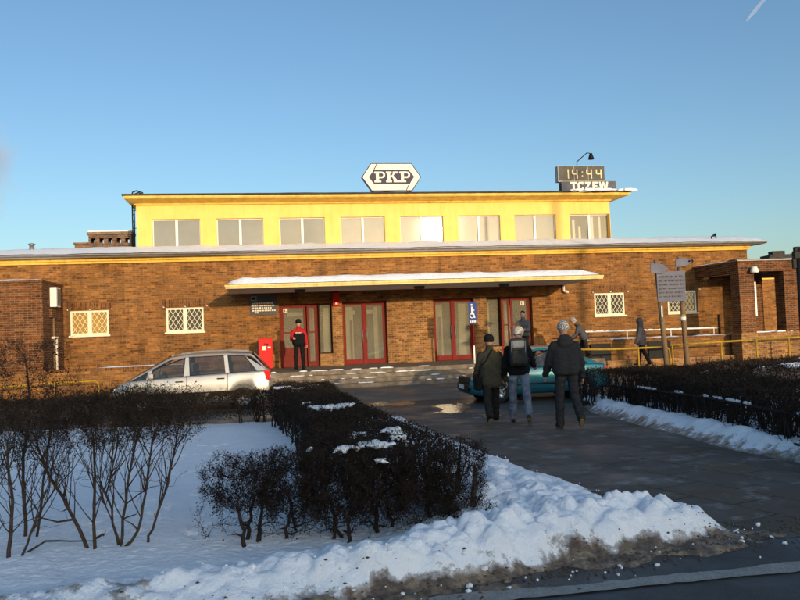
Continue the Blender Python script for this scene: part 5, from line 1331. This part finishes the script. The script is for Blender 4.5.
# low fence in front of the right hedge
fe = thing('low_fence', 'low dark two-rail fence with snow on its top rail along the right hedge', 'fence', (5.02, 12.5, gz(5, 12.5)))
fp = [(4.30, 16.95), (4.75, 16.2), (4.70, 12.5), (4.80, 7.2)]
def along(P, s):
    for (a, c), (d, e) in zip(P, P[1:]):
        L = math.hypot(d-a, e-c)
        if s <= L: return a+(d-a)*s/L, c+(e-c)*s/L
        s -= L
    return P[-1]
tot = 9.8
for zz in (.50, .14):
    b = MB(); b.tube([(along(fp, tot*i/24)[0]-5.02, along(fp, tot*i/24)[1]-12.5, zz+gz(0, along(fp, tot*i/24)[1])-gz(5, 12.5)) for i in range(25)], .017, 6); b.build('rail', M['black'], fe)
for i in range(9):
    x, y = along(fp, tot*i/8); b = MB(); z_ = gz(0, y)-gz(5, 12.5); b.tube([(x-5.02, y-12.5, z_-.05), (x-5.02, y-12.5, z_+.52)], .022, 6); b.build('post', M['black'], fe)
b = MB()
for k in range(70):
    s = rnd.uniform(0, tot); 
    if noise.noise(V((s*.8, 0, 4))) < -.1: continue
    x, y = along(fp, s); b.ball((x-5.02, y-12.5, .53+gz(0, y)-gz(5, 12.5)), .035, 6, (1, rnd.uniform(1.5, 4), .7))
tag(b.build('rail_snow', M['snow'], fe), kind='stuff')

# tall bare shrubs at the left front
def bare_shrub(label, x, y, stems, crown, ntw, nleaf, group='tall bare shrubs at the left front', extra=0):
    root = thing('bare_shrub', label, 'shrub', (x, y, gz(x, y)), 0, group); b = MB(); skel = []
    for pts, r0 in stems: skel += stemline(b, pts, r0*.78, r0*.32, 7)
    x0, x1, y0, y1, z0, z1 = crown; T = []
    for n_, r_ in list(skel):
        if n_.z < .22 or n_.z > .95: continue
        for q in range(rnd.choice((1, 2, 2, 3))):
            a = rnd.random()*6.3; ln_ = rnd.uniform(.22, .6)*(1.25-.5*n_.z); out = V((math.cos(a)*rnd.uniform(.25, .8), math.sin(a)*.5, rnd.uniform(.6, 1.1))).normalized(); P_ = [n_]
            for i in range(4): out = (out+V((rnd.gauss(0, .13), rnd.gauss(0, .13), .10))).normalized(); P_.append(P_[-1]+out*ln_/4)
            rs = [min(r_*.6, .0048)*(1-.2*i)+.0008 for i in range(5)]; b.tube(P_, rs, 4, False); skel += list(zip(P_[2:], rs[2:]))
            for i in (2, 3):
                o2 = (out+V((rnd.gauss(0, .5), rnd.gauss(0, .4), .2))).normalized(); e2 = P_[i]+o2*rnd.uniform(.08, .22); b.tube([P_[i], P_[i].lerp(e2, .5)+V((0, 0, .008)), e2], [.0026, .002, .0013], 3, False); skel.append((e2, .0014))
    for k in range(ntw):
        T.append(V((rnd.uniform(x0, x1), rnd.uniform(y0, y1), z0+(z1-z0)*rnd.random()**.7)))
    for k in range(extra): T.append(V((rnd.uniform(x0*.9, x1*.9), rnd.uniform(y0, y1), rnd.uniform(.25, z0))))
    nodes = grow(b, skel, T, .0017, .010, .10); b.build('branches', M['barkbrown'], root, uv=False, fix=False)
    b = MB(); pts = []
    for k in range(int(nleaf*3.4)):
        n_, r_ = nodes[rnd.randrange(len(nodes))]
        if n_.z < z0-.05 or r_ > .01: continue
        q = n_+V((rnd.gauss(0, .025), rnd.gauss(0, .025), rnd.gauss(0, .025))); q.z = min(q.z, z1+.05*rnd.random()); pts.append(q)
    leafquads(b, pts, .007, .017, .7); b.build('twigs', M['leafbrown'], root, uv=False, fix=False)
    return root
bare_shrub('tall bare shrub whose thin trunk leans strongly left above the snow', -2.57, 6.35, [([(0, 0, 0), (-.2, .05, .36), (-.40, .1, .68), (-.50, .1, .98)], .021)], (-.85, .05, -.35, .45, .86, 1.30), 190, 2300, extra=13)
bare_shrub('tall bare shrub with one straight upright trunk', -2.52, 6.30, [([(0, 0, 0), (.0, .02, .5), (.0, .03, .98)], .019)], (-.3, .3, -.35, .45, .88, 1.31), 170, 2100, extra=7)
bare_shrub('tall bare shrub of three thin stems right of the straight trunk', -2.36, 6.40, [([(0, 0, 0), (-.09, .02, .45), (-.02, .1, .95)], .014), ([(.01, 0, 0), (.08, 0, .5), (.18, .02, .98)], .017), ([(.05, -.05, 0), (-.12, -.05, .5), (-.06, -.1, .9)], .009)], (-.3, .42, -.3, .45, .88, 1.31), 190, 2300, extra=9)
bare_shrub('tall bare shrub with a trunk kinked near the snow', -2.28, 6.36, [([(-.04, 0, 0), (.10, 0, .17), (.16, .02, .55), (.24, .03, .98)], .018)], (-.1, .52, -.3, .45, .88, 1.30), 160, 1900, extra=5)
bare_shrub('tall bare shrub curving to the right, rightmost of the bare shrubs', -2.14, 6.45, [([(-.03, 0, 0), (.06, 0, .2), (.20, 0, .62), (.27, .02, .98)], .016)], (.0, .48, -.35, .4, .90, 1.28), 130, 1200, extra=8)
bare_shrub('dark tangled bare shrub at the left edge of the snow bed', -3.08, 6.05, [([(0, 0, 0), (.03, 0, .5), (-.02, .05, .95)], .022), ([(.06, .05, 0), (.15, .1, .3), (.34, .15, .62)], .014), ([(-.05, .05, 0), (.2, .2, .14), (.55, .3, .10)], .014), ([(-.1, 0, 0), (-.15, 0, .5), (-.2, 0, 1.0)], .018)], (-.5, .42, -.3, .5, .70, 1.28), 230, 2600, extra=70)
bare_shrub('tallest bare shrub rising above the others at the left edge', -3.30, 6.75, [([(0, 0, 0), (.0, 0, .6), (.05, .05, 1.2), (.0, .05, 1.62)], .02), ([(.1, 0, 0), (.2, 0, .7), (.28, .05, 1.35)], .015)], (-.35, .42, -.3, .3, .85, 1.74), 300, 2600)

# ------------------------------------------------------------------ unseen houses and lamp post added behind the camera to throw the shadows
def block(label, x0, x1, y0, h, d=9):
    t = thing('shadow_house', label, 'shadow-casting building', ((x0+x1)/2, y0, -.1), 0, 'unseen houses added for shade'); w_ = (x1-x0)/2
    ops_ = []; b = MB(); n = max(1, int((x1-x0)/2.6))
    for f in range(int(h//2.9)):
        for i in range(n):
            c = -w_+(i+.5)*2*w_/n; ops_.append((c-.5, c+.5, .9+2.9*f, 2.2+2.9*f))
    wall_open(b, -w_, w_, 0, h, ops_, 0, -.15)
    b.face([(-w_, 0, 0), (-w_, -d, 0), (-w_, -d, h), (-w_, 0, h)]); b.face([(w_, 0, 0), (w_, -d, 0), (w_, -d, h), (w_, 0, h)]); b.face([(-w_, -d, 0), (w_, -d, 0), (w_, -d, h), (-w_, -d, h)])
    b.build('wall', M['brick_brown'], t, fix=False)
    b = MB(); b.box(-w_-.2, w_+.2, -d-.2, .2, h+.002, h+.15); b.build('roof', M['roofing'], t)
    for a, c, p, q in ops_:
        b = MB(); b.box(a, c, -.14, -.12, p, q); b.box(a, c, -.118, -.09, (p+q)/2-.03, (p+q)/2+.03); b.build('window', M['lattice_glass'], t)
block('long low unseen brick house added to shade the foreground, left of the others', -30, 16, -60, 10.7)
block('unseen flat-roofed brick house added to shade the foreground', 16.3, 31.9, -60, 10.95)
block('taller narrow unseen brick house added to shade the forecourt', 33.3, 36.2, -60, 11.8)
block('wide unseen brick house added to shade the foreground, right of the others', 36.7, 74, -60, 11.3)

t = thing('unseen_street_lamp', 'tall unseen street lamp added to throw the shadow stripe beside the canopy', 'street lamp', (24.3, -10, -.1))
b = MB(); b.tube([(0, 0, 0), (0, 0, 6), (0, 0, 13.2)], [.24, .20, .14], 12); b.build('pole', M['concrete'], t)
b = MB(); b.tube([(0, 0, 13.2), (0, .6, 13.7), (0, 1.6, 13.8)], .06, 8); b.build('arm', M['gutter'], t)
b = MB(); b.box(-.16, .16, 1.3, 2.1, 13.68, 13.86, .05); b.build('lamp_head', M['gutter'], t)

# chimneys far beyond the portico and a thin mast at the far left
for x, w_, h_, m_, lb in ((46.6, 2.6, 9.3, 'roofing', 'dark square chimney block beyond the portico'), (49.3, 1.2, 9.5, 'gutter', 'pale slim chimney beyond the portico'), (-51.6, .6, 12.0, 'roofing', 'dark slim chimney at the far left edge')):
    y = 96
    t = thing('far_chimney', lb, 'chimney', (x, y, 0)); b = MB(); b.box(-w_/2, w_/2, -w_/2, w_/2, -.3, h_); b.box(-w_/2*1.12, w_/2*1.12, -w_/2*1.12, w_/2*1.12, h_-.6, h_-.3)
    if w_ > 2: b.box(-.6, .9, -.6, .6, h_, h_+.5); b.box(-w_/2-.8, -w_/2+.002, -.8, .8, 0, h_-1.5)
    b.build('stack', M[m_], t)

# contrail
m, nt, b_ = newmat('contrail_vapour'); out = nt.nodes['Material Output']; tr = N_(nt, 'ShaderNodeBsdfTransparent'); df = N_(nt, 'ShaderNodeBsdfDiffuse'); df.inputs[0].default_value = (.9, .9, .9, 1); mx = N_(nt, 'ShaderNodeMixShader')
mx.inputs[0].default_value = .13; nt.links.new(tnoise(nt, .02, 3), df.inputs['Roughness']); nt.links.new(tr.outputs[0], mx.inputs[1]); nt.links.new(df.outputs[0], mx.inputs[2]); nt.links.new(mx.outputs[0], out.inputs[0])
A = V((.40, .86, .333))*4000; B = V((.429, .84, .368))*4000; b = MB()
pr = (B-A).cross(A).normalized(); L = [A, A.lerp(B, .25), A.lerp(B, .7), B, B+(B-A)*.6]; W_ = [3.5, 8, 6.5, 6, 3]
for i in range(4): b.face([L[i]-pr*W_[i], L[i]+pr*W_[i], L[i+1]+pr*W_[i+1], L[i+1]-pr*W_[i+1]])
tag(b.build('contrail', m, uv=False), 'short white aircraft contrail in the upper right sky', 'contrail')

m = bpy.data.materials.new('drifting_smoke'); m.use_nodes = True; nt = m.node_tree; nt.nodes.remove(nt.nodes['Principled BSDF']); pv = N_(nt, 'ShaderNodeVolumePrincipled')
pv.inputs['Color'].default_value = (.95, .84, .86, 1)
tc = N_(nt, 'ShaderNodeTexCoord'); ln = N_(nt, 'ShaderNodeVectorMath', operation='LENGTH'); nt.links.new(tc.outputs['Object'], ln.inputs[0])
ns = N_(nt, 'ShaderNodeTexNoise'); ns.inputs['Scale'].default_value = 2.2; ns.inputs['Detail'].default_value = 3; nt.links.new(tc.outputs['Object'], ns.inputs['Vector'])
m0 = N_(nt, 'ShaderNodeMath', operation='MULTIPLY'); nt.links.new(ns.outputs['Fac'], m0.inputs[0]); m0.inputs[1].default_value = 1.7
mm = N_(nt, 'ShaderNodeMath', operation='SUBTRACT'); nt.links.new(m0.outputs[0], mm.inputs[0]); nt.links.new(ln.outputs['Value'], mm.inputs[1])
nt.links.new(ramp(nt, mm.outputs[0], [(0, (0, 0, 0)), (.60, (.11, .11, .11))]), pv.inputs['Density']); nt.links.new(pv.outputs[0], nt.nodes['Material Output'].inputs['Volume'])
b = MB(); b.ball((0, 0, 0), 1, 24); o = b.build('smoke', m, uv=False); o.location = (-65, 120, 29.5); o.scale = (7, 6, 11); tag(o, 'faint pinkish smoke drifting at the left edge of the sky', 'smoke')
bpy.data.scenes.remove(TMP)
